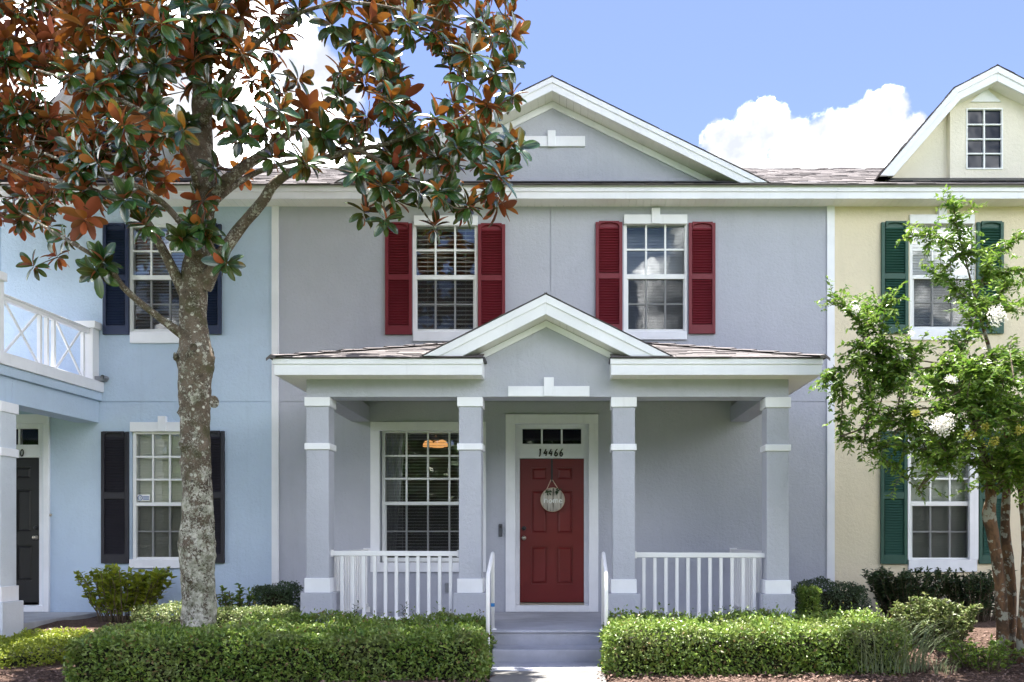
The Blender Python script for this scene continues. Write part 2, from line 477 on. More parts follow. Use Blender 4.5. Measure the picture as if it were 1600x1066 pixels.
# ================================================================== SETTING
def bed_h(x, y):
    t = np.clip((np.asarray(y, float) + 3.9) / 2.9, 0, 1); t = t * t * (3 - 2 * t)
    return .005 + .275 * t
mb = MB(); mb.box(-150, 150, -150, 150, -.6, -.05); tag(mb.build('ground', M['lawn']), kind='structure')
# planting bed: a mounded soil sheet between the walk and the houses
xs = np.linspace(-13, 13, 261); ys = np.linspace(-5.6, .02, 71)
mb = MB(); vs = []
for y in ys:
    for x in xs:
        h = float(bed_h(x, y)) + .025 * mnoise.noise((x * 1.7, y * 1.7, 3)) + .012 * mnoise.noise((x * 6, y * 6, 1))
        if y < -5.4 or (-.80 < x < .45 and y < -2.35): h = -.06
        vs.append((x, y, h))
fs = []
nx = len(xs)
for j in range(len(ys) - 1):
    for i in range(nx - 1):
        xm = (xs[i] + xs[i + 1]) / 2; ym = (ys[j] + ys[j + 1]) / 2
        a = j * nx + i; fs.append((a, a + 1, a + nx + 1, a + nx))
mb.add(vs, fs, 0, True); tag(mb.build('planting_bed', M['mulch']), kind='structure')
mb = MB(); mb.box(-.74, .415, -3.43, -2.861, -.1, .035); tag(mb.build('path_strip', M['porch_floor'], bev=.008), kind='structure')  # strip of slab added between step and path, in the porch floor colour
mb = MB(); mb.box(-.70, .405, -5.7, -3.434, -.1, .028); tag(mb.build('front_path', M['path'], bev=.008), kind='structure')
mb = MB()
for i in range(-9, 9): mb.box(i * 1.5 + .004, i * 1.5 + 1.496, -7.2, -5.72, -.1, .03)
tag(mb.build('sidewalk', M['path'], bev=.008), kind='structure')
mb = MB(); mb.box(-80, 80, -18.5, -11.6, -.2, -.10); tag(mb.build('street', M['pale_street']), kind='structure')
mb = MB(); mb.box(-80, 80, -11.58, -11.4, -.2, .03); mb.box(-80, 80, -18.7, -18.52, -.2, .03); tag(mb.build('kerb', M['path']), kind='structure')

# ================================================================== HOUSE BUILDERS
def wall_sheet(mb, x0, x1, z0, z1, Y, opens, dirx=0):
    """opens: (x0, z0, x1, z1, depth, closed)"""
    ex = sorted(set([x0, x1] + [min(max(o[0], x0), x1) for o in opens] + [min(max(o[2], x0), x1) for o in opens]))
    ez = sorted(set([z0, z1] + [min(max(o[1], z0), z1) for o in opens] + [min(max(o[3], z0), z1) for o in opens]))
    def info(i, j):
        if i < 0 or j < 0 or i >= len(ex) - 1 or j >= len(ez) - 1: return None
        xm = (ex[i] + ex[i + 1]) / 2; zm = (ez[j] + ez[j + 1]) / 2
        best = (0., True)
        for o in opens:
            if o[0] < xm < o[2] and o[1] < zm < o[3]:
                if o[4] > best[0]: best = (o[4], o[5])
        return best
    for i in range(len(ex) - 1):
        for j in range(len(ez) - 1):
            dpt, closed = info(i, j)
            a, b, c, d2 = ex[i], ex[i + 1], ez[j], ez[j + 1]
            if closed: mb.add([(a, Y + dpt, c), (b, Y + dpt, c), (b, Y + dpt, d2), (a, Y + dpt, d2)], [(0, 1, 2, 3)])
            r = info(i + 1, j)
            if r and r[0] != dpt:
                y0, y1 = sorted((Y + dpt, Y + r[0])); q = [(b, y0, c), (b, y0, d2), (b, y1, d2), (b, y1, c)]
                mb.add(q, [(0, 1, 2, 3) if r[0] > dpt else (3, 2, 1, 0)])
            t = info(i, j + 1)
            if t and t[0] != dpt:
                y0, y1 = sorted((Y + dpt, Y + t[0])); q = [(a, y0, d2), (b, y0, d2), (b, y1, d2), (a, y1, d2)]
                mb.add(q, [(3, 2, 1, 0) if t[0] > dpt else (0, 1, 2, 3)])
    return mb
def pop(px0, py0, px1, py1, depth=.14, closed=False): return (X_(px0), Z_(py1), X_(px1), Z_(py0), depth, closed)

def room(house, px0, py0, px1, py1, grow=.35, deep=2.6, m='room'):
    x0, x1, z0, z1 = X_(px0) - grow, X_(px1) + grow, Z_(py1) - .35, Z_(py0) + .3
    y0, y1 = .02, deep
    mb = MB()
    mb.add([(x0, y1, z0), (x1, y1, z0), (x1, y1, z1), (x0, y1, z1), (x0, y0, z0), (x1, y0, z0), (x1, y0, z1), (x0, y0, z1)],
           [(0, 1, 2, 3), (4, 0, 3, 7), (1, 5, 6, 2), (4, 5, 1, 0), (3, 2, 6, 7)])
    return mb.build('room_interior', M[m], house)

PANE_CACHE = {}
def pane(parent, x0, x1, z0, z1, y, m):
    key = (round(x1 - x0, 4), round(z1 - z0, 4), m)
    if key not in PANE_CACHE:
        mb = MB(); w, h = x1 - x0, z1 - z0
        mb.box(-w / 2, w / 2, 0, .004, -h / 2, h / 2); PANE_CACHE[key] = mb.mesh('pane', M[m])
    return link(PANE_CACHE[key], 'pane', parent, ((x0 + x1) / 2, y, (z0 + z1) / 2))

def window(house, gx0, gx1, y0, m0, m1, y1, cols, up, lo, header=None, key=None, sill=None, trim=None, gl='glass', screen=True, yb=.0):
    """pixel rows/columns of the glass area at the wall plane"""
    mb = MB(); fw = 5.0; mw = 1.5
    Yu, Yl = yb + .035, yb + .062
    # outer frame
    mb.pbox(gx0 - fw, y0 - 3, gx0, y1 + 4, yb + .012, yb + .125)
    mb.pbox(gx1, y0 - 3, gx1 + fw, y1 + 4, yb + .012, yb + .125)
    mb.pbox(gx0, y0 - 4.5, gx1, y0, yb + .012, yb + .125)
    mb.pbox(gx0, y1, gx1, y1 + 4, yb + .012, yb + .125)
    # meeting rail, lower sash stiles
    mb.pbox(gx0, m0, gx1, m1, yb + .022, yb + .09)
    mb.pbox(gx0, m1, gx0 + 2.2, y1, Yl - .015, Yl + .03); mb.pbox(gx1 - 2.2, m1, gx1, y1, Yl - .015, Yl + .03)
    mb.pbox(gx0 + 2.2, y1 - 2.5, gx1 - 2.2, y1, Yl - .015, Yl + .03)
    cw = (gx1 - gx0) / cols
    for k in range(1, cols):
        x = gx0 + k * cw
        mb.pbox(x - mw, y0, x + mw, m0, Yu - .012, Yu + .022)
        mb.pbox(x - mw, m1, x + mw, y1 - 2.5, Yl - .012, Yl + .022)
    uh = (m0 - y0) / up; lh = (y1 - 2.5 - m1) / lo
    for k in range(1, up):
        for c in range(cols):
            mb.pbox(gx0 + c * cw + (mw if c else 0), y0 + k * uh - mw, gx0 + (c + 1) * cw - (mw if c < cols - 1 else 0), y0 + k * uh + mw, Yu - .010, Yu + .020)
    for k in range(1, lo):
        for c in range(cols):
            mb.pbox(gx0 + c * cw + (mw if c else 2.2), m1 + k * lh - mw * .8, gx0 + (c + 1) * cw - (mw if c < cols - 1 else 2.2), m1 + k * lh + mw * .8, Yl - .010, Yl + .020)
    w = mb.build('window', M['vinyl'], house, bev=.003)
    for k in range(up):
        for c in range(cols):
            pane(w, X_(gx0 + c * cw), X_(gx0 + (c + 1) * cw), Z_(y0 + (k + 1) * uh), Z_(y0 + k * uh), Yu + .003, gl)
    for k in range(lo):
        for c in range(cols):
            pane(w, X_(gx0 + c * cw), X_(gx0 + (c + 1) * cw), Z_(m1 + (k + 1) * lh), Z_(m1 + k * lh), Yl + .003, gl)
    if screen:
        s = MB(); s.pbox(gx0 + 2.4, m1 + .5, gx1 - 2.4, y1 - 2.7, Yl - .024, Yl - .022); s.build('insect_screen', M['screen'], w)
    if header:
        h = MB(); h.pbox(header[0], header[1], header[2], header[3], -.045, .02); h.build('header', M['white'], w, bev=.005)
    if key:
        h = MB(); h.pbox(key[0], key[1], key[2], key[3], -.065, .018); h.build('keystone', M['white'], w, bev=.005)
    if sill:
        h = MB(); h.pbox(sill[0], sill[1], sill[2], sill[3], -.04, .10); h.build('sill', M['white'], w, bev=.005)
    if trim:
        (ax0, ay0, ax1, ay1), (bx0, by0, bx1, by1) = trim
        h = MB()
        h.pbox(ax0, ay0, ax1, by0, -.04, .02); h.pbox(ax0, by1, ax1, ay1, -.04, .02)
        h.pbox(ax0, by0, bx0, by1, -.04, .02); h.pbox(bx1, by0, ax1, by1, -.04, .02)
        h.build('trim', M['white'], w, bev=.005)
    return w

def shutter(house, x0, y0, x1, y1, m, mid=None, bottom=14):
    w = x1 - x0; st = 5.0
    if mid is None: mid = (y0 + (y1 - y0) * .46, y0 + (y1 - y0) * .51)
    mb = MB(); ya, yb = -.045, -.004
    mb.pbox(x0, y0, x0 + st, y1, ya, yb); mb.pbox(x1 - st, y0, x1, y1, ya, yb)
    mb.pbox(x0 + st, mid[0], x1 - st, mid[1], ya + .003, yb)
    mb.pbox(x0 + st, y1 - bottom, x1 - st, y1, ya + .003, yb)
    # arched top rail
    n = 10; a0, a1 = X_(x0 + st), X_(x1 - st); zt = Z_(y0); pts = []
    for i in range(n + 1):
        t = i / n; drop = 7.5 - 5.2 * (max(0, 1 - (2 * t - 1) ** 2)) ** .5 if 0.08 < t < .92 else 8.0
        pts.append((a0 + (a1 - a0) * t, Z_(y0 + drop)))
    for i in range(n):
        (xa, za), (xb, zb) = pts[i], pts[i + 1]
        mb.prism([(xa, za), (xb, zb), (xb, zt), (xa, zt)], ya + .003, yb)
    mb.pbox(x0 + st, y0 + 2, x1 - st, y1 - bottom, yb - .006, yb)     # backing
    s = mb.build('shutter', M[m], house, bev=.002)
    lv = MB()
    for (a, b) in ((y0 + 9, mid[0] - .5), (mid[1] + .5, y1 - bottom - .5)):
        k = int((b - a) / 4.0)
        for i in range(k):
            yc = a + (i + .5) * (b - a) / k
            z = Z_(yc); x_0, x_1 = X_(x0 + st), X_(x1 - st)
            lv.slab((x_0, ya + .008, z - .016), (x_1, ya + .008, z - .016), (x_1, yb - .007, z + .014), (x_0, yb - .007, z + .014), (0, .004, .005))
    lv.build('louvers', M[m], s, kind='stuff')
    return s

def blind(gx0, gx1, y0, y1, label, m='slat', pitch=.05, tilt=20, Y=.215, depth=.046, group='blinds hanging behind the windows'):
    t = thing('window_blind', P((gx0 + gx1) / 2, y1, Y), label, 'blind', group)
    x0, x1 = X_(gx0 - 2), X_(gx1 + 2); zt, zb = Z_(y0 - 5), Z_(y1 + 3)
    mb = MB(); mb.box(x0, x1, Y - .025, Y + .025, zt - .03, zt + .02); mb.build('head_rail', M[m], t)
    s = MB(); a = R(tilt); w = x1 - x0; c, sn = math.cos(a) * depth / 2, math.sin(a) * depth / 2
    s.slab((-w / 2, -c, -sn), (w / 2, -c, -sn), (w / 2, c, sn), (-w / 2, c, sn), (0, -.002 * math.sin(a), .0028))
    me = s.mesh('slat', M[m])
    z = zt - .06; i = 0
    while z > zb:
        link(me, 'slat', t, ((x0 + x1) / 2, Y, z + random.uniform(-.0015, .0015))); z -= pitch
    mb = MB()
    for f in (.18, .82):
        x = x0 + (x1 - x0) * f; mb.box(x - .002, x + .002, Y - .028, Y - .025, zb, zt - .031)
    mb.build('ladder_cord', M[m], t)
    return t

def soffit_panels(mb, x0, x1, y0, y1, z, step=.1, axis='x'):
    n = max(1, int(round((x1 - x0) / step))); w = (x1 - x0) / n
    for i in range(n):
        mb.box(x0 + i * w + .002, x0 + (i + 1) * w - .002, y0, y1, z, z + .02)
    mb.box(x0, x1, y0, y1, z + .021, z + .03)

def shingle_plane(mb, o, u, v, n, rows_len, xr, expo=.14, tab=.26, hs=1.0):
    """o: eave origin, u along the eave, v up the slope, n outward; xr(t) -> (u0, u1) at slope distance t"""
    o, u, v, n = map(Vector, (o, u, v, n)); k = int(math.ceil(rows_len / expo))
    for r in range(k):
        t0 = r * expo; t1 = min(t0 + expo * 1.25, rows_len + .02)
        a0, a1 = xr(min(t0, rows_len)); off = random.uniform(0, tab)
        x = a0 - off
        while x < a1:
            w = tab * random.choice((.55, .8, 1, 1.2)); xa, xb = max(x, a0), min(x + w - .006, a1); x += w
            if xb - xa < .02: continue
            b0, b1 = xr(min(t1, rows_len)); ya, yb = max(xa, b0), min(xb, b1)
            if yb - ya < .004: ya, yb = (xa + xb) / 2 - .002, (xa + xb) / 2 + .002; ya = min(max(ya, b0), b1); yb = max(yb, ya + .003)
            h = random.choice((.004, .005, .007, .011)) * hs; jt = random.uniform(-.012, .004)
            p = [o + u * xa + v * (t0 + jt), o + u * xb + v * (t0 + jt), o + u * yb + v * t1, o + u * ya + v * t1]
            top = [p[0] + n * h, p[1] + n * h, p[2] + n * .004, p[3] + n * .004]
            vs = p[:2] + top
            mb.add(vs, [(0, 1, 3, 2), (2, 3, 4, 5), (0, 2, 5), (1, 4, 3)])

EAVE_Y = -.33; EAVE_Z = Z_(289.5, -.33); SLOPE = .455; RIDGE_Y = 4.6
def roof_z(y): return EAVE_Z + .014 + SLOPE * (y - EAVE_Y)
def main_roof(house, x0, x1, cut=None):
    mb = MB(); e = .0
    a, r = (EAVE_Y - .03, roof_z(EAVE_Y - .03)), (RIDGE_Y, roof_z(RIDGE_Y)); bk = (2 * RIDGE_Y - EAVE_Y, EAVE_Z)
    mb.slab((x0, a[0], a[1]), (x1, a[0], a[1]), (x1, r[0], r[1]), (x0, r[0], r[1]), (0, 0, -.018))
    mb.slab((x0, r[0], r[1]), (x1, r[0], r[1]), (x1, bk[0], bk[1]), (x0, bk[0], bk[1]), (0, 0, -.06))
    rf = mb.build('roof', M['shingle'], house)
    L = math.hypot(1, SLOPE); v = Vector((0, 1 / L, SLOPE / L)); n = Vector((0, -SLOPE / L, 1 / L))
    sh = MB(); shingle_plane(sh, (0, a[0] - .012, a[1] + .001), (1, 0, 0), v, n, (RIDGE_Y - a[0]) * L, lambda t: (x0, x1))
    # ridge caps
    x = x0
    while x < x1 - .05:
        w = min(.28, x1 - x); sh.slab((x, r[0] - .14, r[1] - .045), (x + w, r[0] - .14, r[1] - .045), (x + w, r[0], r[1] + .03), (x, r[0], r[1] + .022), (0, 0, .008)); x += w
    sh.build('shingles', M['shingle'], rf, kind='stuff')
    return rf
def eave(house, x0, x1):
    yf = -.305; zb, zt = Z_(310.5, yf), Z_(289.0, yf); zm = Z_(300, yf)
    mb = MB(); mb.box(x0, x1, yf, yf + .02, zb, zm); mb.box(x0, x1, yf - .02, yf + .02, zm, zt - .004)
    mb.build('fascia', M['white'], house, bev=.004)
    mb = MB(); soffit_panels(mb, x0, x1, yf + .021, -.001, zb + .004)
    mb.build('soffit', M['cream'], house)
def shell(house, x0, x1, m, z1):
    """side, back walls and floor of the house body behind the facade"""
    mb = MB(); yb = 2 * RIDGE_Y
    pl = lambda x: [(x, .001, 0), (x, yb, 0), (x, yb, z1), (x, RIDGE_Y, roof_z(RIDGE_Y) - .08), (x, .001, z1)]
    mb.add(pl(x0), [(0, 4, 3, 2, 1)]); mb.add(pl(x1), [(0, 1, 2, 3, 4)])
    mb.add([(x0, yb, 0), (x1, yb, 0), (x1, yb, z1), (x0, yb, z1)], [(3, 2, 1, 0)])
    return mb.build('side_wall', m, house)

def door_leaf(house, px0, px1, py0, py1, Y, m, knob_px, knob_y, bolt_y, panels):
    mb = MB(); ops = []
    for (a, b, c, d2) in panels: ops.append((X_(a), Z_(d2), X_(b), Z_(c), .018, True))
    wall_sheet(mb, X_(px0), X_(px1), Z_(py1), Z_(py0), Y, ops)
    mb.box(X_(px0), X_(px1), Y + .020, Y + .045, Z_(py1), Z_(py0))
    dr = mb.build('door', M[m], house)
    for (a, b, c, d2) in panels:
        g = .018; x0, x1, z0, z1 = X_(a) + g, X_(b) - g, Z_(d2) + g, Z_(c) - g; s = .022
        p = MB(); y0, y1 = Y + .0178, Y + .003
        p.add([(x0, y0, z0), (x1, y0, z0), (x1, y0, z1), (x0, y0, z1), (x0 + s, y1, z0 + s), (x1 - s, y1, z0 + s), (x1 - s, y1, z1 - s), (x0 + s, y1, z1 - s)],
              [(4, 5, 6, 7), (0, 1, 5, 4), (1, 2, 6, 5), (2, 3, 7, 6), (3, 0, 4, 7)])
        p.build('panel', M[m], dr)
    k = P(knob_px, knob_y, Y)
    mb = MB(); mb.lathe([(.0, -.068), (.02, -.066), (.027, -.055), (.024, -.042), (.012, -.034), (.011, -.012), (.030, -.010), (.032, 0)], k.x, Y, k.z, 'y', 18)
    mb.build('knob', M['brass'], dr)
    b = P(knob_px, bolt_y, Y)
    mb = MB(); mb.lathe([(.0, -.028), (.016, -.027), (.028, -.020), (.031, -.012), (.032, 0)], b.x, Y, b.z, 'y', 18)
    mb.build('deadbolt', M['darkmetal'], dr)
    return dr

def strokes(mb, lines, x, z, w, h, y, r, mi=0, slant=0.0):
    for ln in lines:
        # smooth the polyline
        pts = [Vector((x + (a + slant * b) * w, y, z + b * h)) for a, b in ln]
        fine = []
        n = len(pts)
        for i in range(n - 1):
            p0, p1, p2, p3 = pts[max(i - 1, 0)], pts[i], pts[i + 1], pts[min(i + 2, n - 1)]
            for k in range(5):
                t = k / 5
                fine.append(.5 * ((2 * p1) + (p2 - p0) * t + (2 * p0 - 5 * p1 + 4 * p2 - p3) * t * t + (3 * p1 - p0 - 3 * p2 + p3) * t ** 3))
        fine.append(pts[-1])
        k = len(fine)
        mb.tube(fine, [r * (.75 + .5 * math.sin(math.pi * (i + .5) / k)) for i in range(k)], 6, mi)
DIG = {'1': [[(.12, .80), (.35, 1.0), (.33, .5), (.30, .06), (.10, -.10)]],
       '4': [[(.45, 1.0), (.25, .65), (.04, .36), (.40, .36), (.78, .42)], [(.66, .72), (.56, .35), (.48, -.04)]],
       '6': [[(.66, 1.0), (.36, .74), (.14, .36), (.20, .06), (.46, -.02), (.68, .16), (.62, .40), (.40, .44), (.20, .26)]],
       '0': [[(.42, 1.0), (.16, .75), (.10, .35), (.28, .0), (.55, .05), (.72, .42), (.66, .82), (.42, 1.0)]]}

# ================================================================== THE GREY TOWNHOUSE
HX0, HX1 = X_(430.5), X_(1296.8); ZE = Z_(312, -.0)
grey = thing('townhouse', (X_(863), 0, 0), 'grey stucco townhouse with red shutters, red front door and columned white porch', 'house', 'row of attached townhouses')
J = .006
op = [pop(645, 347.5, 747, 521), pop(974.5, 347, 1074, 521), pop(594, 669, 744, 882), pop(805, 662, 920, 957),
      (X_(860) - .006, Z_(628) + .001, X_(860) + .006, ZE + 1, .012, True), (HX0 - 1, Z_(628.6), HX1 + 1, Z_(627.4), .012, True)]
mb = wall_sheet(MB(), HX0, HX1, 0, ZE + .25, 0, op); mb.build('wall', M['grey'], grey)
shell(grey, HX0 + .002, HX1 - .002, M['grey'], EAVE_Z - .05)
mb = MB(); mb.box(X_(425), X_(436.2), -.025, -.001, 0, ZE - .005); mb.build('corner_board', M['white'], grey, bev=.004)
mb = MB(); mb.box(X_(1291.6), X_(1303.5), -.025, -.001, 0, ZE - .005); mb.build('corner_board', M['white'], grey, bev=.004)
main_roof(grey, HX0, HX1); eave(grey, HX0, HX1)
w1 = window(grey, 650, 741.5, 352.5, 430, 436.8, 517, 3, 2, 2, (646.5, 336.5, 746, 352), None, (645, 518, 745.5, 533))
w2 = window(grey, 979.5, 1069.5, 351.8, 428.5, 436, 517, 3, 2, 2, (975, 335, 1074, 349.5), (1018.5, 324.5, 1031.5, 349), (973.5, 517.8, 1073.5, 530.5), gl='glass_mirror')
w3 = window(grey, 601.7, 735.5, 676.6, 784, 789.3, 874, 4, 3, 2, trim=((578.5, 659, 759, 894), (593, 673, 745, 879)), yb=.06)
for rct in ((645, 347, 747, 521), (975, 347, 1074, 521)): room(grey, *rct)
room(grey, 594, 669, 744, 882, .15, 3.2)
for a in ((601.5, 348.8, 643.6, 522.5), (746.8, 350.3, 789.2, 523), (930.7, 346.8, 972.6, 520.5), (1076.4, 348, 1118, 521.2)):
    shutter(grey, *a, 'red')
blind(651, 741, 353, 517, 'white slatted blind tilted half open in upper window nearest the magnolia', 'slat', .0625, 34, Y=.175)
blind(602, 735, 677, 874, 'wide white blind with open slats in the ground floor porch window', 'slat', .045, 8, Y=.25, depth=.05)
blind(980, 1069, 352, 517, 'closed grey blind in upper window reflecting clouds between red shutters', 'shade_cloth', .042, 72, Y=.24)

# front door set
mb = MB()
mb.pbox(789.9, 647.3, 934.8, 662, -.045, .0); mb.pbox(789.9, 662, 805, 956.3, -.045, .0); mb.pbox(920, 662, 934.8, 956.3, -.045, .0); mb.pbox(805, 946.5, 920, 956.3, -.045, .10)
dfr = mb.build('door_frame', M['white'], grey, bev=.005)
Yd = .085
mb = MB()
mb.pbox(804, 662, 812, 946, Yd - .01, .14); mb.pbox(912.6, 662, 921, 946, Yd - .01, .14)
mb.pbox(812, 660, 912.6, 670.2, Yd - .01, .14); mb.pbox(812, 693.8, 912.6, 716.3, Yd - .01, .14)
mb.pbox(812, 670.2, 816.2, 693.8, Yd - .01, .14); mb.pbox(908.2, 670.2, 912.6, 693.8, Yd - .01, .14)
mb.pbox(845.2, 670.2, 848, 693.8, Yd - .01, .12); mb.pbox(876.3, 670.2, 879.1, 693.8, Yd - .01, .12)
jmb = mb.build('door_jamb', M['white'], grey, bev=.003)
for a, b in ((816.2, 845.2), (848, 876.3), (879.1, 908.2)):
    pane(jmb, X_(a), X_(b), Z_(693.8), Z_(670.2), Yd + .008, 'glass_dark')
room(grey, 806, 664, 919, 950, .05, 1.6)
pn = [(829.7, 855, 730, 750), (869.6, 895, 730, 750), (829.7, 855, 765.7, 834), (869.6, 895, 765.7, 834), (829.7, 855, 853.7, 913.3), (869.6, 895, 853.7, 913.3)]
door_leaf(grey, 812.2, 912.4, 716.6, 942, Yd + .01, 'door_red', 818.8, 840.7, 825.7, pn)
mb = MB(); mb.pbox(812, 942.3, 912.6, 946.4, Yd - .03, .14); mb.build('threshold', M['brass'], dfr)
mb = MB(); zz = Z_(712.5, Yd); hh = Z_(701.8, Yd) - zz
for i, c in enumerate('14466'):
    strokes(mb, DIG[c], X_(841.5 + i * 8.1, Yd), zz, 7.0 * D0 / F, hh, Yd - .014, .0085, slant=.08)
mb.build('house_number', M['ink'], dfr)

# ---- porch
CY = -2.2; EY = -2.5; FY = -2.44
PF = CAMZ - 1.04
mb = MB(); mb.box(-3.05, 2.70, FY, -.002, -.05, PF - .03); mb.box(-3.06, 2.71, FY - .02, -.002, PF - .03, PF)
mb.build('porch_floor', M['porch_floor'], grey, bev=.012)
mb = MB(); mb.box(-.765, .435, -2.86, FY - .001, -.05, PF - .165); mb.build('step', M['porch_floor'], grey, bev=.012)
def column(house, x0, w, y0, zb, zt, capz, bandz, plz, blz, m='grey'):
    """zt top, capz (z0,z1), bandz, plinth, block"""
    xc, yc = x0 + w / 2, y0 + w / 2; h = w / 2
    mb = MB(); mb.box(xc - h, xc + h, yc - h, yc + h, blz[1] - .02, zt)
    c = mb.build('porch_column', M[m], house, bev=.006)
    for nm, (a, b), g, mm in (('cap', capz, .019, 'white'), ('band', bandz, .019, 'white'), ('plinth', plz, .019, 'white')):
        k = MB(); k.box(xc - h - g, xc + h + g, yc - h - g, yc + h + g, a, b); k.build(nm, M[mm], c, bev=.005)
    k = MB(); k.box(xc - h - .055, xc + h + .055, yc - h - .055, yc + h + .055, zb, blz[1]); k.build('base', M[m], c, bev=.008)
    return c
zc = lambda y: Z_(y, CY)
zbeam = zc(620.3)
for px0, px1, dy in ((478.7, 513.5, 0), (717, 751.7, .5), (957.3, 991.8, 1.2), (1198, 1232.3, 2.2)):
    column(grey, X_(px0, CY), .256, CY, PF - .3, zbeam + .01, (zc(634.9 + dy), zbeam - .004), (zc(702.6 + dy), zc(692.6 + dy)), (zc(926 + dy), zc(903.5 + dy * 1.5)), (0, zc(926 + dy) - .001))
XL, XR = X_(478.7, CY), X_(1232.3, CY)
mb = MB(); zt = zc(592) + .005
mb.box(XL, XR, CY + .0, CY + .30, zbeam, zt); mb.box(XL, XL + .256, CY + .301, -.002, zbeam, zt); mb.box(XR - .256, XR, CY + .301, -.002, zbeam, zt)
mb.build('porch_beam', M['grey'], grey, bev=.006)
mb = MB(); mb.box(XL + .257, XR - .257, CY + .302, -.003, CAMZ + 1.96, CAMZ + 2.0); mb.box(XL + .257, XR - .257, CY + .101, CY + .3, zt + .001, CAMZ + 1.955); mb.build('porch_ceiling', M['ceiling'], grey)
# porch eave: fascia, soffit
XEL, XER = X_(428.3, EY), X_(1284.3, EY); XGL, XGR = X_(753.3, EY), X_(955, EY)
zf0, zf1 = Z_(586, EY), Z_(560.8, EY)
for a, b, s in ((XEL, XGL, 'l'), (XGR, XER, 'r')):
    mb = MB(); mb.box(a, b, EY, EY + .025, zf0, zf1); zm = zf0 + (zf1 - zf0) * .66
    if s == 'l': mb.box(a, a + .025, EY + .0255, -.028, zf0, zf1); mb.box(b - .025, b, EY + .0255, CY - .001, zf0, zf1)
    else: mb.box(b - .025, b, EY + .0255, -.002, zf0, zf1); mb.box(a, a + .025, EY + .0255, CY - .001, zf0, zf1)
    mb.box(a - .01, b + .01, EY - .016, EY - .0005, zm, zf1)
    mb.build('porch_fascia', M['white'], grey, bev=.004)
    mb = MB()
    soffit_panels(mb, a + .026, b - .026, EY + .026, CY - .0005, zf0 + .004)
    if s == 'l': mb.box(a + .026, XL - .001, CY, -.03, zf0 + .004, zf0 + .024)
    else: mb.box(XR + .001, b - .026, CY, -.003, zf0 + .004, zf0 + .024)
    mb.build('porch_soffit', M['cream'], grey)
# porch roof (hip)
RY0 = EY - .03; zr0 = zf1 + .006; RP = .30; x0r, x1r = XEL - .03, XER + .03
dw = -.004 - RY0; zr1 = zr0 + RP * dw
mb = MB(); A = (x0r, RY0, zr0); B = (x1r, RY0, zr0); C_ = (x1r - dw, -.004, zr1); D_ = (x0r + dw, -.004, zr1); E_ = (x0r, -.004, zr0); G_ = (x1r, -.004, zr0)
tL, tR = XGL - x0r, x1r - XGR; GB = CY + .12
PL, PR = (XGL, RY0, zr0), (XGR, RY0, zr0); QL, QR = (XGL, RY0 + tL, zr0 + RP * tL), (XGR, RY0 + tR, zr0 + RP * tR)
zg = zr0 + RP * (GB - RY0); ML, MR = (XGL, GB, zg), (XGR, GB, zg)
mb.add([A, PL, QL], [(0, 1, 2)]); mb.add([PR, B, QR], [(0, 1, 2)]); mb.add([ML, MR, QR, C_, D_, QL], [(0, 1, 2, 3, 4, 5)])
mb.add([A, D_, E_], [(0, 1, 2)]); mb.add([B, G_, C_], [(0, 1, 2)]); mb.add([E_, G_, B, PR, PL, A], [(0, 1, 2, 3, 4, 5)]) if False else None
prf = mb.build('porch_roof', M['shingle'], grey)
sh = MB(); L = math.hypot(1, RP); n_ = Vector((0, -RP / L, 1 / L)); v_ = Vector((0, 1 / L, RP / L))
shingle_plane(sh, (0, RY0 - .012, zr0 + .001), (1, 0, 0), v_, n_, tL * L, lambda t: (x0r + t / L, XGL), .13, .28, 1.1)
shingle_plane(sh, (0, RY0 - .012, zr0 + .001), (1, 0, 0), v_, n_, tR * L, lambda t: (XGR, x1r - t / L), .13, .28, 1.1)
shingle_plane(sh, (x0r - .012, 0, zr0 + .001), (0, -1, 0), Vector((1 / L, 0, RP / L)), Vector((-RP / L, 0, 1 / L)), dw * L, lambda t: (.004, -RY0 - t / L), .13, .28)
shingle_plane(sh, (x1r + .012, 0, zr0 + .001), (0, 1, 0), Vector((-1 / L, 0, RP / L)), Vector((RP / L, 0, 1 / L)), dw * L, lambda t: (RY0 + t / L, -.004), .13, .28)
for (p, q) in ((A, D_), (B, C_)):
    p, q = Vector(p), Vector(q); k = 12
    for i in range(k):
        a, b = p.lerp(q, i / k), p.lerp(q, (i + 1.15) / k if i < k - 1 else 1); t = (b - a).normalized(); s = Vector((-t.y, t.x, 0)).normalized() * .11
        dz = Vector((0, 0, -.022)); up = Vector((0, 0, .034)); u2 = Vector((0, 0, .022))
        sh.add([a - s + dz + up, a + up * 1.2, a + s + dz + up, b - s + dz + u2, b + u2, b + s + dz + u2, a - s + dz, a, a + s + dz],
               [(0, 1, 4, 3), (1, 2, 5, 4), (6, 7, 1, 0), (7, 8, 2, 1)])
sh.build('shingles', M['shingle'], prf, kind='stuff')
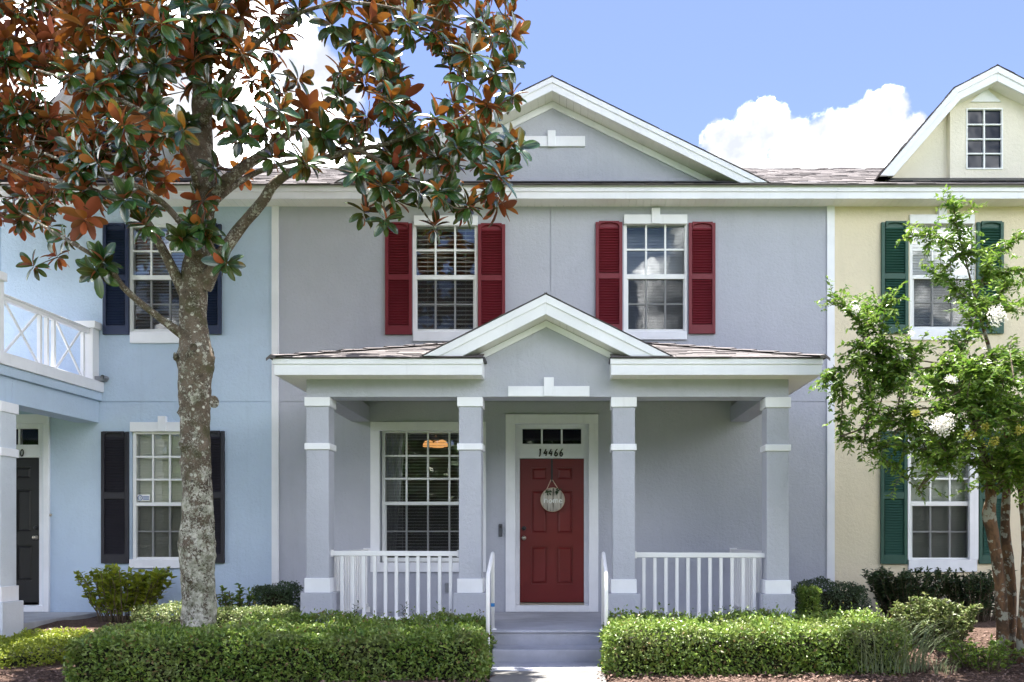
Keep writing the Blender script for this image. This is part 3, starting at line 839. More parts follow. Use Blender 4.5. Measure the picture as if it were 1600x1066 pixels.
# porch gable
def gable(house, wall_m, apex, left, right, yf, yw, yback, thick, frieze, base_z, soff='cream', shing=True, roofname='gable_roof', low=None):
    """apex/left/right: (x, z) of the outer rake line at the front; thick vertical board depth"""
    ax, az = apex
    wl = MB()
    sL = (az - left[1]) / (ax - left[0]); sR = (az - right[1]) / (right[0] - ax)
    # wall triangle, up to the soffit
    zt = az - thick - .012
    if base_z is not None:
        xl, xr = ax - (zt - base_z) / sL, ax + (zt - base_z) / sR
        if low: wl.prism([(low[0], low[2]), (low[1], low[2]), (low[1], base_z), (xr, base_z), (ax, zt), (xl, base_z), (low[0], base_z)], yw, yw + .10)
        else: wl.prism([(xl, base_z), (xr, base_z), (ax, zt)], yw, yw + .10)
    g = wl
    gb = g.build('gable', M[wall_m], house) if base_z is not None else None
    par = gb or house
    rk = MB()
    for (fx, fz), s in ((left, -1), (right, 1)):
        a, b = (fx, fz), (ax, az)
        poly = [(a[0], a[1]), (a[0] - s * 0 , a[1] - thick), (b[0], b[1] - thick), (b[0], b[1])]
        # cut the foot level
        sl = sL if s < 0 else sR
        inner = fx - s * (thick / sl) if True else fx
        poly = [(fx, fz), (inner, fz), (ax, az - thick), (ax, az)]
        if s > 0: poly = poly[::-1]
        if s < 0: rk.prism(poly, yf, yf + .028)
        else: rk.prism(poly, yf, yf + .028)
        # raised outer strip
        th2 = thick * .42; inn2 = fx - s * (th2 / sl)
        p2 = [(fx - s * -.0, fz), (inn2, fz), (ax, az - th2), (ax, az)]
        if s > 0: p2 = p2[::-1]
        rk.prism(p2, yf - .016, yf - .0005)
    rk.build('rake_board', M['white'], par, bev=.004)
    sf = MB()
    for (fx, fz), s in ((left, -1), (right, 1)):
        sl = sL if s < 0 else sR; n = int(abs(ax - fx) / .11)
        xin = fx - s * (thick / sl)
        for i in range(n):
            xa = ax + (xin - ax) * i / n; xb = ax + (xin - ax) * (i + .975) / n
            za = az - thick + .006 - abs(xa - ax) * sl; zb = az - thick + .006 - abs(xb - ax) * sl
            sf.slab((xa, yf + .03, za), (xb, yf + .03, zb), (xb, yw - .001, zb), (xa, yw - .001, za), (0, 0, .02))
    sf.build('soffit', M[soff], par)
    if frieze:
        fr = MB()
        for (fx, fz), s in ((left, -1), (right, 1)):
            sl = sL if s < 0 else sR
            zt2 = az - thick; bz = base_z + .004 if base_z is not None else fz
            xo = ax + s * (zt2 - bz) / sl; xi = ax + s * (zt2 - frieze - bz) / sl
            p = [(xo, bz), (xi, bz), (ax, zt2 - frieze), (ax, zt2)]
            if s > 0: p = p[::-1]
            fr.prism(p, yw - .022, yw - .001)
        fr.build('frieze', M['white'], par, bev=.003)
    rf = MB(); sg = MB()
    for (fx, fz), s in ((left, -1), (right, 1)):
        sl = sL if s < 0 else sR
        e = .03
        lo = Vector((fx + s * e, yf - .014, fz - e * sl + .004)); hi = Vector((ax, yf - .014, az + .004)); bk = Vector((0, yback - yf + .014, 0))
        q = (lo, hi, hi + bk, lo + bk) if s < 0 else (hi, lo, lo + bk, hi + bk)
        rf.slab(*q, (0, 0, .005))
        run = (hi - lo).length; v = (hi - lo).normalized(); nn = Vector((s * sl, 0, 1)).normalized()
        u = Vector((0, -1, 0)) if s < 0 else Vector((0, 1, 0))
        oo = lo + Vector((0, 0, .006)); oo.y = 0
        yr = (-yback, -(yf - .024)) if s < 0 else (yf - .024, yback)
        shingle_plane(sg, oo, u, v, nn, run, lambda t: yr, .14, .28, .7)
    r_ = rf.build(roofname, M['shingle'], par)
    sg.build('shingles', M['shingle'], r_ if par is house else par, kind='stuff')
    return par
PGA = (X_(852.8, EY), Z_(460.6, EY)); PGL = (X_(661.5, EY), zf1 + .03); PGR = (X_(1047, EY), zf1 + .03)
gable(grey, 'grey', PGA, PGL, PGR, EY, CY - .003, -.05, (491 - 460.6) * 9.9 / F, .075, zc(560.5), low=(X_(755.8, CY), X_(953.8, CY), zbeam + .002))
mb = MB()
mb.box(X_(794, CY), X_(921, CY), CY - .03, CY - .001, zc(620.2) , zc(604)); h0 = mb.build('porch_header', M['white'], grey, bev=.005)
mb = MB(); mb.box(X_(850, CY), X_(865.3, CY), CY - .05, CY - .031, zc(620), zc(590.7)); mb.box(X_(850, CY), X_(865.3, CY), CY - .0309, CY - .001, zc(603.8), zc(590.7)); mb.build('keystone', M['white'], h0, bev=.004)
mb = MB()
for a, b in ((719.5, 757.5), (953, 988.5)): mb.box(X_(a, EY), X_(b, EY), EY + .0, CY - .002, zf1 + .001, zf1 + .022)
mb.build('flashing', M['flash'], grey)

# main gable
GY = -.31
MGA = (X_(862.7, GY), Z_(121, GY)); MGR = (X_(1199, GY), Z_(289, GY) + .03); MGL = (2 * MGA[0] - MGR[0], MGR[1])
gable(grey, 'grey', MGA, MGL, MGR, GY, 0.0, 3.0, (141.7 - 121) * (D0 + GY) / F, .095, Z_(286))
mb = MB(); mb.box(X_(810.7), X_(914), -.03, -.001, Z_(230), Z_(214)); gh = mb.build('gable_header', M['white'], grey, bev=.005)
mb = MB(); mb.box(X_(855.7), X_(868), -.05, -.031, Z_(231), Z_(206)); mb.box(X_(855.7), X_(868), -.0309, -.001, Z_(213.8), Z_(206)); mb.build('keystone', M['white'], gh, bev=.004)
mb = MB()
mb.slab((MGL[0] + .3, -.30, roof_z(-.30) + .028), (MGR[0] - .3, -.30, roof_z(-.30) + .028), (MGR[0] - .3, -.002, Z_(283.5)), (MGL[0] + .3, -.002, Z_(283.5)), (0, 0, .006))
mb.build('flashing', M['flash'], grey)

# ---- railings
def railing(house, pa, pb, y, top_l, top_r, zbot, first, last):
    xa, xb = X_(pa, y), X_(pb, y)
    z0, z1 = Z_(top_l, y), Z_(top_r, y); h = .058
    mb = MB()
    mb.slab((xa, y - .03, z0 - h), (xb, y - .03, z1 - h), (xb, y + .03, z1 - h), (xa, y + .03, z0 - h), (0, 0, h))
    mb.box(xa, xb, y - .02, y + .02, zbot, zbot + .05)
    rl = mb.build('porch_railing', M['rail'], house, bev=.006)
    for x, z in ((xa, z0), (xb, z1)):
        k = MB(); k.box(x - .012, x + .012, y - .042, y + .042, z - h - .012, z + .012); k.build('bracket', M['rail'], rl, bev=.004)
    k = MB(); bh = min(z0, z1) - h - zbot - .05 - .002; k.box(-.018, .018, -.018, .018, 0, bh); me = k.mesh('baluster', M['rail'])
    n = int(round((last - first) / 16.9))
    for i in range(n + 1):
        x = X_(first + (last - first) * i / n, y); link(me, 'baluster', rl, (x, y, zbot + .051))
    return rl
RYY = -2.07
railing(grey, 518.5, 716, RYY, 860.7, 861.3, PF + .07, 535, 704)
railing(grey, 993, 1196.5, RYY, 863.2, 863.8, PF + .07, 1006, 1178)
def side_railing(house, x, z, y0, y1):
    mb = MB(); mb.box(x - .03, x + .03, y0, y1, z - .058, z); mb.box(x - .02, x + .02, y0, y1, PF + .07, PF + .12)
    rl = mb.build('porch_railing', M['rail'], house, bev=.006)
    k = MB(); k.box(x - .05, x + .05, y1 - .02, y1, z - .07, z + .014); k.build('bracket', M['rail'], rl, bev=.004)
    k = MB(); k.box(-.018, .018, -.018, .018, 0, z - .058 - PF - .122); me = k.mesh('baluster', M['rail'])
    y = y0 + .08
    while y < y1 - .05: link(me, 'baluster', rl, (x, y, PF + .121)); y += .127
side_railing(grey, -2.735, Z_(858.3), -1.94, -.004)
side_railing(grey, 2.37, Z_(858.0), -1.94, -.004)
def handrail(house, x, yb, yfr, zf_bot, tape):
    zt = PF + .86
    pts = [(x, yb, PF), (x, yb, zt - .03), (x, yb - .03, zt), (x, yb - .07, zt - .012), (x, yfr + .05, zt - .20), (x, yfr, zt - .27), (x, yfr, zf_bot)]
    mb = MB(); mb.tube(pts, .021, 10); hr = mb.build('handrail', M['rail'], house)
    for y, z in ((yb, PF), (yfr, zf_bot)):
        k = MB(); k.lathe([(.045, 0), (.045, .008), (.03, .012), (.0, .012)], x, y, z, 'z', 14); k.build('foot_plate', M['rail'], hr)
    if tape:
        k = MB(); k.lathe([(.0225, 0), (.0225, .04)], x, yb, Z_(948, yb), 'z', 12); k.build('tape_band', M['tape'], hr)
handrail(grey, -.795, -2.36, -3.02, .045, True)
handrail(grey, .452, -2.36, -3.06, .045, False)
# wall fittings
mb = MB(); mb.box(X_(696), X_(703.5), -.03, -.001, Z_(926), Z_(911)); ob = mb.build('outlet_box', M['plastic_grey'], grey, bev=.004)
mb = MB(); mb.box(X_(572), X_(578.5), -.03, -.001, Z_(958), Z_(948)); mb.build('outlet_box', M['vinyl'], grey, bev=.004)

# things on the grey house
db = thing('doorbell', P(782.2, 838, 0), 'small dark grey doorbell on the wall beside the red door', 'doorbell')
mb = MB(); mb.box(X_(779.3), X_(785.2), -.028, -.001, Z_(838.5), Z_(819)); mb.build('body', M['plastic_dark'], db, bev=.006)
mb = MB(); mb.lathe([(0, -.004), (.014, -.003), (.017, 0)], X_(782.2), -.0285, Z_(823.5), 'y', 14); mb.build('lens', M['darkmetal'], db)
sg = thing('door_sign', P(863.5, 799, .07), 'round wooden sign hung on the red door by twine, lettered home in white', 'sign')
ys = .06; sc_ = P(863.5, 781, ys); rr = .162
def wood_sign():
    m, n, o = mat('striped_sign_wood'); p = wpos(n)
    q = n.vmath('MULTIPLY', p, (26, 1, 2)); a = n.noise(q, 1.0, 3, .5)
    c = n.ramp(a, [(.36, (.10, .085, .07)), (.46, (.42, .38, .33)), (.6, (.62, .57, .50)), (.7, (.35, .31, .27))])
    princ(n, o, c, .7); return m
mb = MB(); mb.lathe([(0, -.014), (rr, -.014), (rr, 0), (0, 0)], sc_.x, ys, sc_.z, 'y', 40); mb.build('board', wood_sign(), sg)
mb = MB(); mb.tube([(sc_.x + (rr + .001) * math.cos(a), ys - .007, sc_.z + (rr + .001) * math.sin(a)) for a in np.linspace(0, 2 * math.pi, 41)], .008, 6); mb.build('rim', painted('pale_wood_rim', (.55, .42, .30), .6), sg)
mb = MB(); tz = Z_(750, ys)
for s in (-1, 1): mb.tube([(sc_.x + s * .09, ys - .012, sc_.z + rr * .80), (sc_.x + s * .01 - .012, ys - .004, tz)], .006, 6)
mb.build('twine', painted('twine', (.62, .44, .34), .8), sg)
mb = MB(); mb.box(sc_.x - .025, sc_.x + .001, .078, .084, tz - .02, Z_(716.8)); mb.build('strap', M['darkmetal'], sg)
ga = np.random.default_rng(3)
# small dark artificial leaves wired on top of the board
SIGN_LEAVES = [(sc_.x + s * (.045 + .05 * ga.random()), ys - .02, sc_.z + .085 + .05 * ga.random(), ga.normal(), ga.normal()) for s in (-1, 1) for _ in range(9)]
HOME = [[(0, 1.1), (.02, .0), (.05, .45), (.16, .5), (.18, .0)], [(.36, .5), (.27, .25), (.36, .0), (.45, .25), (.36, .5)],
        [(.52, .5), (.53, .0), (.55, .4), (.62, .5), (.65, .0), (.67, .4), (.74, .5), (.77, .0)], [(.85, .25), (.99, .3), (.92, .5), (.85, .25), (.92, .0), (1.02, .1)]]
mb = MB(); strokes(mb, HOME, sc_.x - .12, sc_.z - .045, .25, .10, ys - .02, .0065); mb.build('lettering', M['sign_white'], sg)

lamp = thing('ceiling_lamp', P(681, 660, 1.2), 'lit amber glass ceiling lamp seen through the porch window', 'lamp')
lc = P(681, 693, 1.2)
mb = MB(); mb.tube([(lc.x, lc.y, lc.z + .1), (lc.x, lc.y, Z_(660, 1.2))], .012, 8); mb.lathe([(.07, .04), (.07, .08), (.02, .1)], lc.x, lc.y, lc.z); mb.build('stem', M['brass'], lamp)
for dx, dy in ((-.11, 0), (.10, -.04), (.02, .10)):
    mb = MB(); mb.lathe([(.02, .05), (.06, .03), (.085, -.01), (.09, -.05), (.086, -.05), (.08, -.012), (.055, .024), (.018, .044)], lc.x + dx, lc.y + dy, lc.z, 'z', 18)
    s_ = mb.build('lamp_shade', M['amber'], lamp)
    mb = MB(); mb.lathe([(0, -.045), (.025, -.03), (.03, 0), (.015, .03)], lc.x + dx, lc.y + dy, lc.z, 'z', 12); mb.build('bulb', M['bulb'], s_)
def curtain(px0, px1, py0, py1, Y, label, taper=0.0):
    x0, x1 = X_(px0, Y), X_(px1, Y); z0, z1 = Z_(py1, Y), Z_(py0, Y); n, k = 60, 10; vs = []
    for j in range(k + 1):
        v = j / k
        xe = x1 + (x1 - x0) * -taper * (1 - v)
        for i in range(n + 1):
            u = i / n; vs.append((x0 + (xe - x0) * u, Y + .022 * math.sin(u * 34 + .4 * math.sin(v * 5)), z0 + (z1 - z0) * v))
    mb = MB(); mb.add(vs, [(j * (n + 1) + i, j * (n + 1) + i + 1, (j + 1) * (n + 1) + i + 1, (j + 1) * (n + 1) + i) for j in range(k) for i in range(n)], 0, True)
    o = mb.build('curtain', M['curtain']); tag(o, label, 'curtain')
    so = o.modifiers.new('thick', 'SOLIDIFY'); so.thickness = .004
    return o
curtain(595, 634, 668, 880, .42, 'pale grey curtain drawn aside at one edge of the porch window', .45)

# ================================================================== THE BLUE TOWNHOUSE
BX0 = HX0 - 7.73
blue = thing('townhouse', ((BX0 + HX0) / 2, 0, 0), 'pale blue stucco townhouse with dark shutters, black door and white balcony behind the magnolia', 'house', 'row of attached townhouses')
op = [pop(201.5, 347, 300, 521), pop(206, 673, 300, 880), pop(-54, 662, 67, 957),
      (BX0 - 1, Z_(628.6), HX0 + 1, Z_(627.4), .012, True), (X_(1) - .006, Z_(628), X_(1) + .006, ZE + 1, .012, True)]
mb = wall_sheet(MB(), BX0, HX0 - .001, 0, ZE + .2, 0, op); mb.build('wall', M['blue'], blue)
shell(blue, BX0, HX0 - .003, M['blue'], EAVE_Z - .05)
main_roof(blue, BX0, HX0 - .001); eave(blue, BX0, HX0 - .001)
window(blue, 206.8, 295, 355, 430, 437, 517, 3, 2, 2, (203, 331, 300, 350), None, (202.5, 519, 300, 536))
bw = window(blue, 212.4, 291.5, 678.5, 785, 790.7, 873, 3, 3, 2, (202.5, 659.5, 302, 674.5), (246, 650, 258.3, 674), (201.5, 874, 302, 888))
for rct in ((201, 347, 300, 521), (206, 673, 300, 880)): room(blue, *rct)
for a, m in (((160, 350, 200.5, 522.5), 'navy'), ((303, 350, 345, 522), 'navy'), ((157.5, 674.5, 200, 880.5), 'black'), ((307.5, 673.5, 349.8, 880), 'black')):
    shutter(blue, *a, m)
blind(207, 295, 355, 517, 'pale closed blind tinted with reflected sky in upper window between navy shutters', 'slat_sky', .044, 52, Y=.16)
blind(213, 291, 679, 873, 'cream closed blind in window behind the magnolia trunk', 'slat_cream', .038, 58, Y=.15)
# security sticker
mb = MB(); mb.box(X_(213.6), X_(233), .026, .028, Z_(783), Z_(772.8)); st = mb.build('security_sticker', M['sign_white'], bw)
mb = MB(); cx_, cz_ = X_(217.7), Z_(777.9)
mb.tube([(cx_ + .031 * math.cos(a), .024, cz_ + .034 * math.sin(a)) for a in np.linspace(0, 2 * math.pi, 9)], .006, 5)
mb.box(cx_ - .004, cx_ + .004, .022, .0255, cz_ - .016, cz_ + .016)
for r_ in range(2):
    z_ = cz_ + .012 - r_ * .030; x_ = X_(222.6)
    for k_ in range(6):
        mb.box(x_ + k_ * .014, x_ + k_ * .014 + .010, .0225, .0255, z_ - .010, z_ + .010)
mb.build('print', M['blue_ink'], bw)
# dormer shared builder
def dormer(house, cx, wall_m, inner_m, shing=True):
    sy = -.02
    pk = (cx, Z_(105, 0)); kx, fx = .60, 1.63; kz, fz = Z_(140, 0), Z_(270, 0) - .05
    out_ = [(cx - fx, fz), (cx - kx, kz), pk, (cx + kx, kz), (cx + fx, fz)]
    t = .20
    inn = [(cx - fx + t * .95, fz), (cx - kx + t * .45, kz - t * .72), (cx, pk[1] - t), (cx + kx - t * .45, kz - t * .72), (cx + fx - t * .95, fz)]
    yw = .30
    mb = MB(); zb = roof_z(yw) - .1
    wall_sheet(mb, cx - .66, cx + .66, zb, kz - t * .72 - .03, yw, [])
    mb = MB(); mb.prism([(inn[0][0] - .1, zb), (inn[4][0] + .1, zb), (inn[3][0] + .05, inn[3][1] + .06), (cx, inn[2][1] + .08), (inn[1][0] - .05, inn[1][1] + .06)], yw, yw + .1)
    dm = mb.build('dormer', M[wall_m], house)
    # projecting middle bay with the window opening
    mb = MB(); yb = yw - .10; hx = .56
    gx0, gx1, gz0, gz1 = cx - .335, cx + .175, Z_(265, .2), Z_(169.5, .2)
    gx0, gx1 = cx - .335, cx + .185
    wz = kz - t * .72 - .02
    wall_sheet(mb, cx - hx, cx + hx, zb, wz, yb, [(gx0, gz0, gx1, gz1, .08, True)])
    mb.add([(cx - hx, yb, zb), (cx - hx, yb, wz), (cx - hx, yw, wz), (cx - hx, yw, zb)], [(0, 3, 2, 1)])
    mb.add([(cx + hx, yb, zb), (cx + hx, yb, wz), (cx + hx, yw, wz), (cx + hx, yw, zb)], [(0, 1, 2, 3)])
    mb.prism([(cx - hx, wz), (cx + hx, wz), (cx, wz + hx * .50)], yb, yw - .002)
    mb.build('bay', M[inner_m], dm)
    mb = MB(); fw = .020; y0, y1 = yb - .012, yb + .06
    mb.box(gx0, gx0 + fw, y0, y1, gz0, gz1); mb.box(gx1 - fw, gx1, y0, y1, gz0, gz1); mb.box(gx0 + fw, gx1 - fw, y0, y1, gz0, gz0 + fw); mb.box(gx0 + fw, gx1 - fw, y0, y1, gz1 - fw, gz1)
    xm = (gx0 + gx1) / 2; mb.box(xm - .011, xm + .011, y0 + .01, y1, gz0 + fw, gz1 - fw); ph = (gz1 - gz0 - 2 * fw) / 4
    for k in range(1, 4):
        z = gz0 + fw + k * ph
        mb.box(gx0 + fw, xm - .0115, y0 + .012, y1, z - .010, z + .010); mb.box(xm + .0115, gx1 - fw, y0 + .012, y1, z - .010, z + .010)
    wn = mb.build('window', M['vinyl'], dm, bev=.003)
    for k in range(4):
        for a, b in ((gx0 + fw, xm), (xm, gx1 - fw)):
            pane(wn, a, b, gz0 + fw + k * ph, gz0 + fw + (k + 1) * ph, yb + .03, 'glass_dormer')
    zt0 = Z_(160, .2); mb = MB(); mb.prism([(cx - .27, zt0), (cx + .15, zt0), (cx - .055, zt0 + .19)], yb - .02, yb - .001); mb.build('pediment', M['white'], dm)
    rk = MB(); sf = MB(); rf = MB(); sgl = MB()
    for i in range(4):
        a, b, c, d2 = out_[i], out_[i + 1], inn[i + 1], inn[i]
        rk.prism([d2, c, b, a], sy, sy + .03)
        sfr = .45
        a2 = a; b2 = b
        m1 = (a[0] + (d2[0] - a[0]) * sfr, a[1] + (d2[1] - a[1]) * sfr); m2 = (b[0] + (c[0] - b[0]) * sfr, b[1] + (c[1] - b[1]) * sfr)
        rk.prism([m1, m2, b, a], sy - .018, sy - .0005)
        sf.slab((d2[0], sy + .031, d2[1]), (c[0], sy + .031, c[1]), (c[0], yw - .001, c[1]), (d2[0], yw - .001, d2[1]), (0, 0, .02))
        dx, dz = b[0] - a[0], b[1] - a[1]; ln = math.hypot(dx, dz); nx_, nz_ = -dz / ln, dx / ln
        e = .003
        rf.slab((a[0] + nx_ * e, sy - .014, a[1] + nz_ * e), (b[0] + nx_ * e, sy - .014, b[1] + nz_ * e), (b[0] + nx_ * e, 4.2, b[1] + nz_ * e), (a[0] + nx_ * e, 4.2, a[1] + nz_ * e), (nx_ * .005, 0, nz_ * .005))
        nn = Vector((nx_, 0, nz_)); up = Vector((dx, 0, dz)).normalized()
        if i < 2: shingle_plane(sgl, (a[0] + nx_ * .009, 0, a[1] + nz_ * .009), (0, -1, 0), up, nn, ln, lambda t_: (-4.2, -(sy - .025)))
        else: shingle_plane(sgl, (b[0] + nx_ * .009, 0, b[1] + nz_ * .009), (0, 1, 0), -up, nn, ln, lambda t_: (sy - .025, 4.2))
    rk.build('rake_board', M['white'], dm, bev=.004); sf.build('soffit', M['cream'], dm)
    rf.build('dormer_roof', M['shingle'], dm)
    sgl.build('shingles', M['shingle'], dm, kind='stuff')
    mb = MB()
    mb.slab((cx - fx + .12, -.02, roof_z(-.02) + .03), (cx + fx - .12, -.02, roof_z(-.02) + .03), (cx + fx - .12, yw - .105, roof_z(yw - .1) + .05), (cx - fx + .12, yw - .105, roof_z(yw - .1) + .05), (0, 0, .006))
    mb.build('flashing', M['flash'], dm)
    return dm
M['glass_dormer'] = None
def dormer_glass():
    m, n, o = mat('dark_dormer_glass')
    princ(n, o, (.010, .016, .034), .06, n.bump(n.noise(wpos(n), 3, 2, .5), .05, .05), .18); return m
M['glass_dormer'] = dormer_glass()
dormer(blue, X_(168), 'paleblue', 'paleblue')
# black front door of the blue house
mb = MB()
mb.pbox(-66, 647.3, 76, 662, -.045, 0); mb.pbox(-66, 662, -54, 956.3, -.045, 0); mb.pbox(67, 662, 76, 956.3, -.045, 0); mb.pbox(-54, 946.5, 67, 956.3, -.045, .1)
bdf = mb.build('door_frame', M['white'], blue, bev=.005)
mb = MB(); mb.pbox(61, 662, 67.5, 946, .05, .14); mb.pbox(-55, 662, -41, 946, .05, .14); mb.pbox(-41, 660, 61, 670, .05, .14); mb.pbox(-41, 695, 61, 715, .05, .14)
mb.pbox(-4.6, 670, -1.6, 695, .05, .12); mb.pbox(28.2, 670, 31, 695, .05, .12); mb.pbox(59.7, 670, 61, 695, .05, .14)
bj = mb.build('door_jamb', M['white'], blue, bev=.003)
for a, b in ((-41, -4.6), (-1.6, 28.2), (31, 59.7)): pane(bj, X_(a), X_(b), Z_(695), Z_(670), .07, 'glass_dark')
room(blue, -53, 664, 66, 950, .02, 1.2)
pn = [(-24, 1, 729, 748), (18, 43, 729, 748), (-24, 1, 764, 832), (20, 44, 764, 832), (-24, 1, 852, 908), (20, 45, 852, 908)]
door_leaf(blue, -40.5, 60.6, 715.5, 942, .085, 'door_black', 56.5, 840, 825, pn)
mb = MB(); strokes(mb, DIG['0'], X_(28.4), Z_(712), 7 * D0 / F, Z_(702) - Z_(712), .042, .0075, slant=.05)
for i, c in enumerate('1446'): strokes(mb, DIG[c], X_(-4.0 + i * 8.1), Z_(712), 7 * D0 / F, Z_(702) - Z_(712), .042, .0075, slant=.08)
mb.build('house_number', M['ink'], bdf)
mb = MB(); mb.lathe([(0, -.03), (.016, -.026), (.02, 0)], X_(79.3), -.001, Z_(805), 'y', 12); mb.build('bell_button', M['brass'], blue)
# balcony porch, turned a little about its wall corner
ROT = R(3.0); PV = Vector((-6.45, 0, 0))
def turn(mb):
    c, s = math.cos(-ROT), math.sin(-ROT)
    nv = []
    for x, y, z in mb.v:
        dx, dy = x - PV.x, y
        nv.append((PV.x + dx * c - dy * s, min(dx * s + dy * c, -.001 if y > -.01 else 9), z))
    mb.v = nv; return mb
mb = MB(); mb.box(-11.2, -6.47, -2.44, -.002, -.05, .335); turn(mb).build('porch_floor', concrete('grey_porch_concrete', (.40, .41, .44)), blue, bev=.012)
zw = lambda y: Z_(y)
mb = MB(); mb.box(-11.2, -6.475, -2.10, -1.80, zw(661), zw(627.2)); mb.box(-6.775, -6.475, -1.799, -.002, zw(661), zw(627.2)); mb.build('porch_beam', M['blue'], blue, bev=.006) if False else turn(mb).build('porch_beam', M['blue'], blue, bev=.006)
mb = MB(); mb.box(-11.25, -6.43, -2.16, -.002, zw(627), zw(614.2)); turn(mb).build('balcony_trim', M['blue'], blue, bev=.006)
mb = MB(); mb.box(-11.3, -6.40, -2.20, -.002, zw(614), zw(597.8)); turn(mb).build('balcony_fascia', M['white'], blue, bev=.006)
for xx in (-6.79, -9.6):
    sv = []
    x0_, w_ = xx, .30; yy = -2.05
    sh_ = xx - .0
    off = Vector((-.10, 0, 0))
    column(blue, x0_ - .06, w_, yy, .0, zw(661.4), (zw(675), zw(661.5)), (zw(733), zw(722)), (.62, .80), (0, .618), 'paleblue')
# balcony rail
zt_ = Z_(597.8) + .002; bt = Z_(597.8) + .70; xr = -6.545
mb = MB(); mb.box(xr - .03, xr + .03, -1.95, -.16, bt - .055, bt); mb.box(xr - .045, xr + .045, -1.95, -.16, bt + .0005, bt + .022); rl = turn(mb).build('balcony_railing', M['rail'], blue, bev=.005)
def member(y, w=.045):
    k = MB(); k.box(xr - w / 2, xr + w / 2, y - w / 2, y + w / 2, zt_, bt - .056); turn(k).build('baluster', M['rail'], rl, bev=.003)
for y in (-1.19, -1.05, -.91, -.27): member(y)
for (ya, yb2) in ((-1.86, -1.23), (-.87, -.31)):
    for k_, (p, q, o_) in enumerate((((ya, zt_ + .01), (yb2, bt - .06), .0), ((ya, bt - .06), (yb2, zt_ + .01), .021))):
        k = MB(); dy = .02
        k.slab((xr - .02 + o_, p[0], p[1] - dy), (xr - .02 + o_, q[0], q[1] - dy), (xr - .02 + o_, q[0], q[1] + dy), (xr - .02 + o_, p[0], p[1] + dy), (.020, 0, 0))
        turn(k).build('brace', M['rail'], rl)
for y0_, y1_, tp in ((-.16, -.005, 517), (-2.09, -1.95, 517)):
    k = MB(); k.box(xr - .085, xr + .075, y0_, y1_, zt_, Z_(517) + (.0 if y0_ > -1 else .12)); ps = turn(k).build('balcony_post', M['rail'], blue, bev=.005)
    k = MB(); z_ = Z_(517) + (.0 if y0_ > -1 else .12); k.box(xr - .18, xr + .115, y0_ - .02, y1_, z_ + .001, z_ + .10); turn(k).build('cap', M['rail'], ps, bev=.006)
mb = MB(); mb.box(X_(150), X_(168), -.12, -.002, Z_(597), Z_(590)); mb.lathe([(.03, -.14), (.03, -.02)], X_(168), 0, Z_(592), 'y', 12); mb.build('drain_spout', M['plastic_grey'], blue, bev=.004)

# ================================================================== THE YELLOW TOWNHOUSE
YX1 = HX1 + 7.73
yel = thing('townhouse', ((YX1 + HX1) / 2, 0, 0), 'cream yellow stucco townhouse with green shutters and a dormer behind the crape myrtle', 'house', 'row of attached townhouses')
op = [pop(1421.5, 346, 1524, 521), pop(1418.5, 672, 1527, 880), (HX1 - 1, Z_(628.6), YX1 + 1, Z_(627.4), .012, True)]
mb = wall_sheet(MB(), HX1 + .001, YX1, 0, ZE + .2, 0, op); mb.build('wall', M['yellow'], yel)
shell(yel, HX1 + .003, YX1, M['yellow'], EAVE_Z - .05)
main_roof(yel, HX1 + .001, YX1); eave(yel, HX1 + .001, YX1)
window(yel, 1426, 1519, 352, 429.5, 435.8, 513, 3, 2, 2, (1422, 335, 1523.5, 349.5), (1467, 324.5, 1480, 349), (1422, 515, 1523.5, 531))
window(yel, 1423.5, 1514.5, 677.5, 783.6, 790.6, 874, 3, 3, 2, (1419, 660.5, 1528, 673.5), (1467, 651, 1480, 673), (1420, 874.8, 1527.2, 894), trim=((1418.6, 673.8, 1529, 874.6), (1420.5, 674, 1515.5, 874.5)))
for rct in ((1421, 346, 1524, 521), (1418, 672, 1527, 880)): room(yel, *rct)
for a in ((1377.8, 347, 1419.8, 521), (1527, 347, 1568.8, 521), (1376.8, 674, 1418.2, 881.3), (1530.5, 674, 1571.5, 881)): shutter(yel, *a, 'green')
blind(1426, 1519, 352, 513, 'white closed blind in upper window between green shutters', 'slat', .038, 56, Y=.15)
blind(1424, 1514, 678, 874, 'white closed blind in lower window between green shutters', 'slat', .038, 56, Y=.15)
dormer(yel, X_(1557), 'palecream', 'palecream')
# ================================================================== VEGETATION
LEAF_S = (np.array([[0, 0, 0], [.45, .5, .10], [1, 0, -.04], [.45, -.5, .10], [.45, 0, 0]]), [(0, 4, 1), (1, 4, 2), (4, 3, 2), (0, 3, 4)])
LEAF_T = (np.array([[0, 0, 0], [.42, .5, .08], [1, 0, 0], [.42, -.5, .08]]), [(0, 2, 1), (0, 3, 2)])
def _long_leaf():
    ts = [0, .12, .3, .55, .8, .94, 1]; ws = [.10, .26, .43, .5, .40, .2, .0]
    v = []; uv = []
    for t, w in zip(ts, ws):
        drop = -.17 * t * t
        for s in (1, 0, -1):
            v.append((t, w * s, drop + (.15 * w if s else 0))); uv.append((t, .5 + .5 * s * (1 if w > .02 else 0)))
    f = []
    for i in range(len(ts) - 1):
        a = i * 3
        f += [(a, a + 1, a + 4, a + 3), (a + 1, a + 2, a + 5, a + 4)]
    return np.array(v), f, np.array(uv)
LONG_V, LONG_F, LONG_UV = _long_leaf()

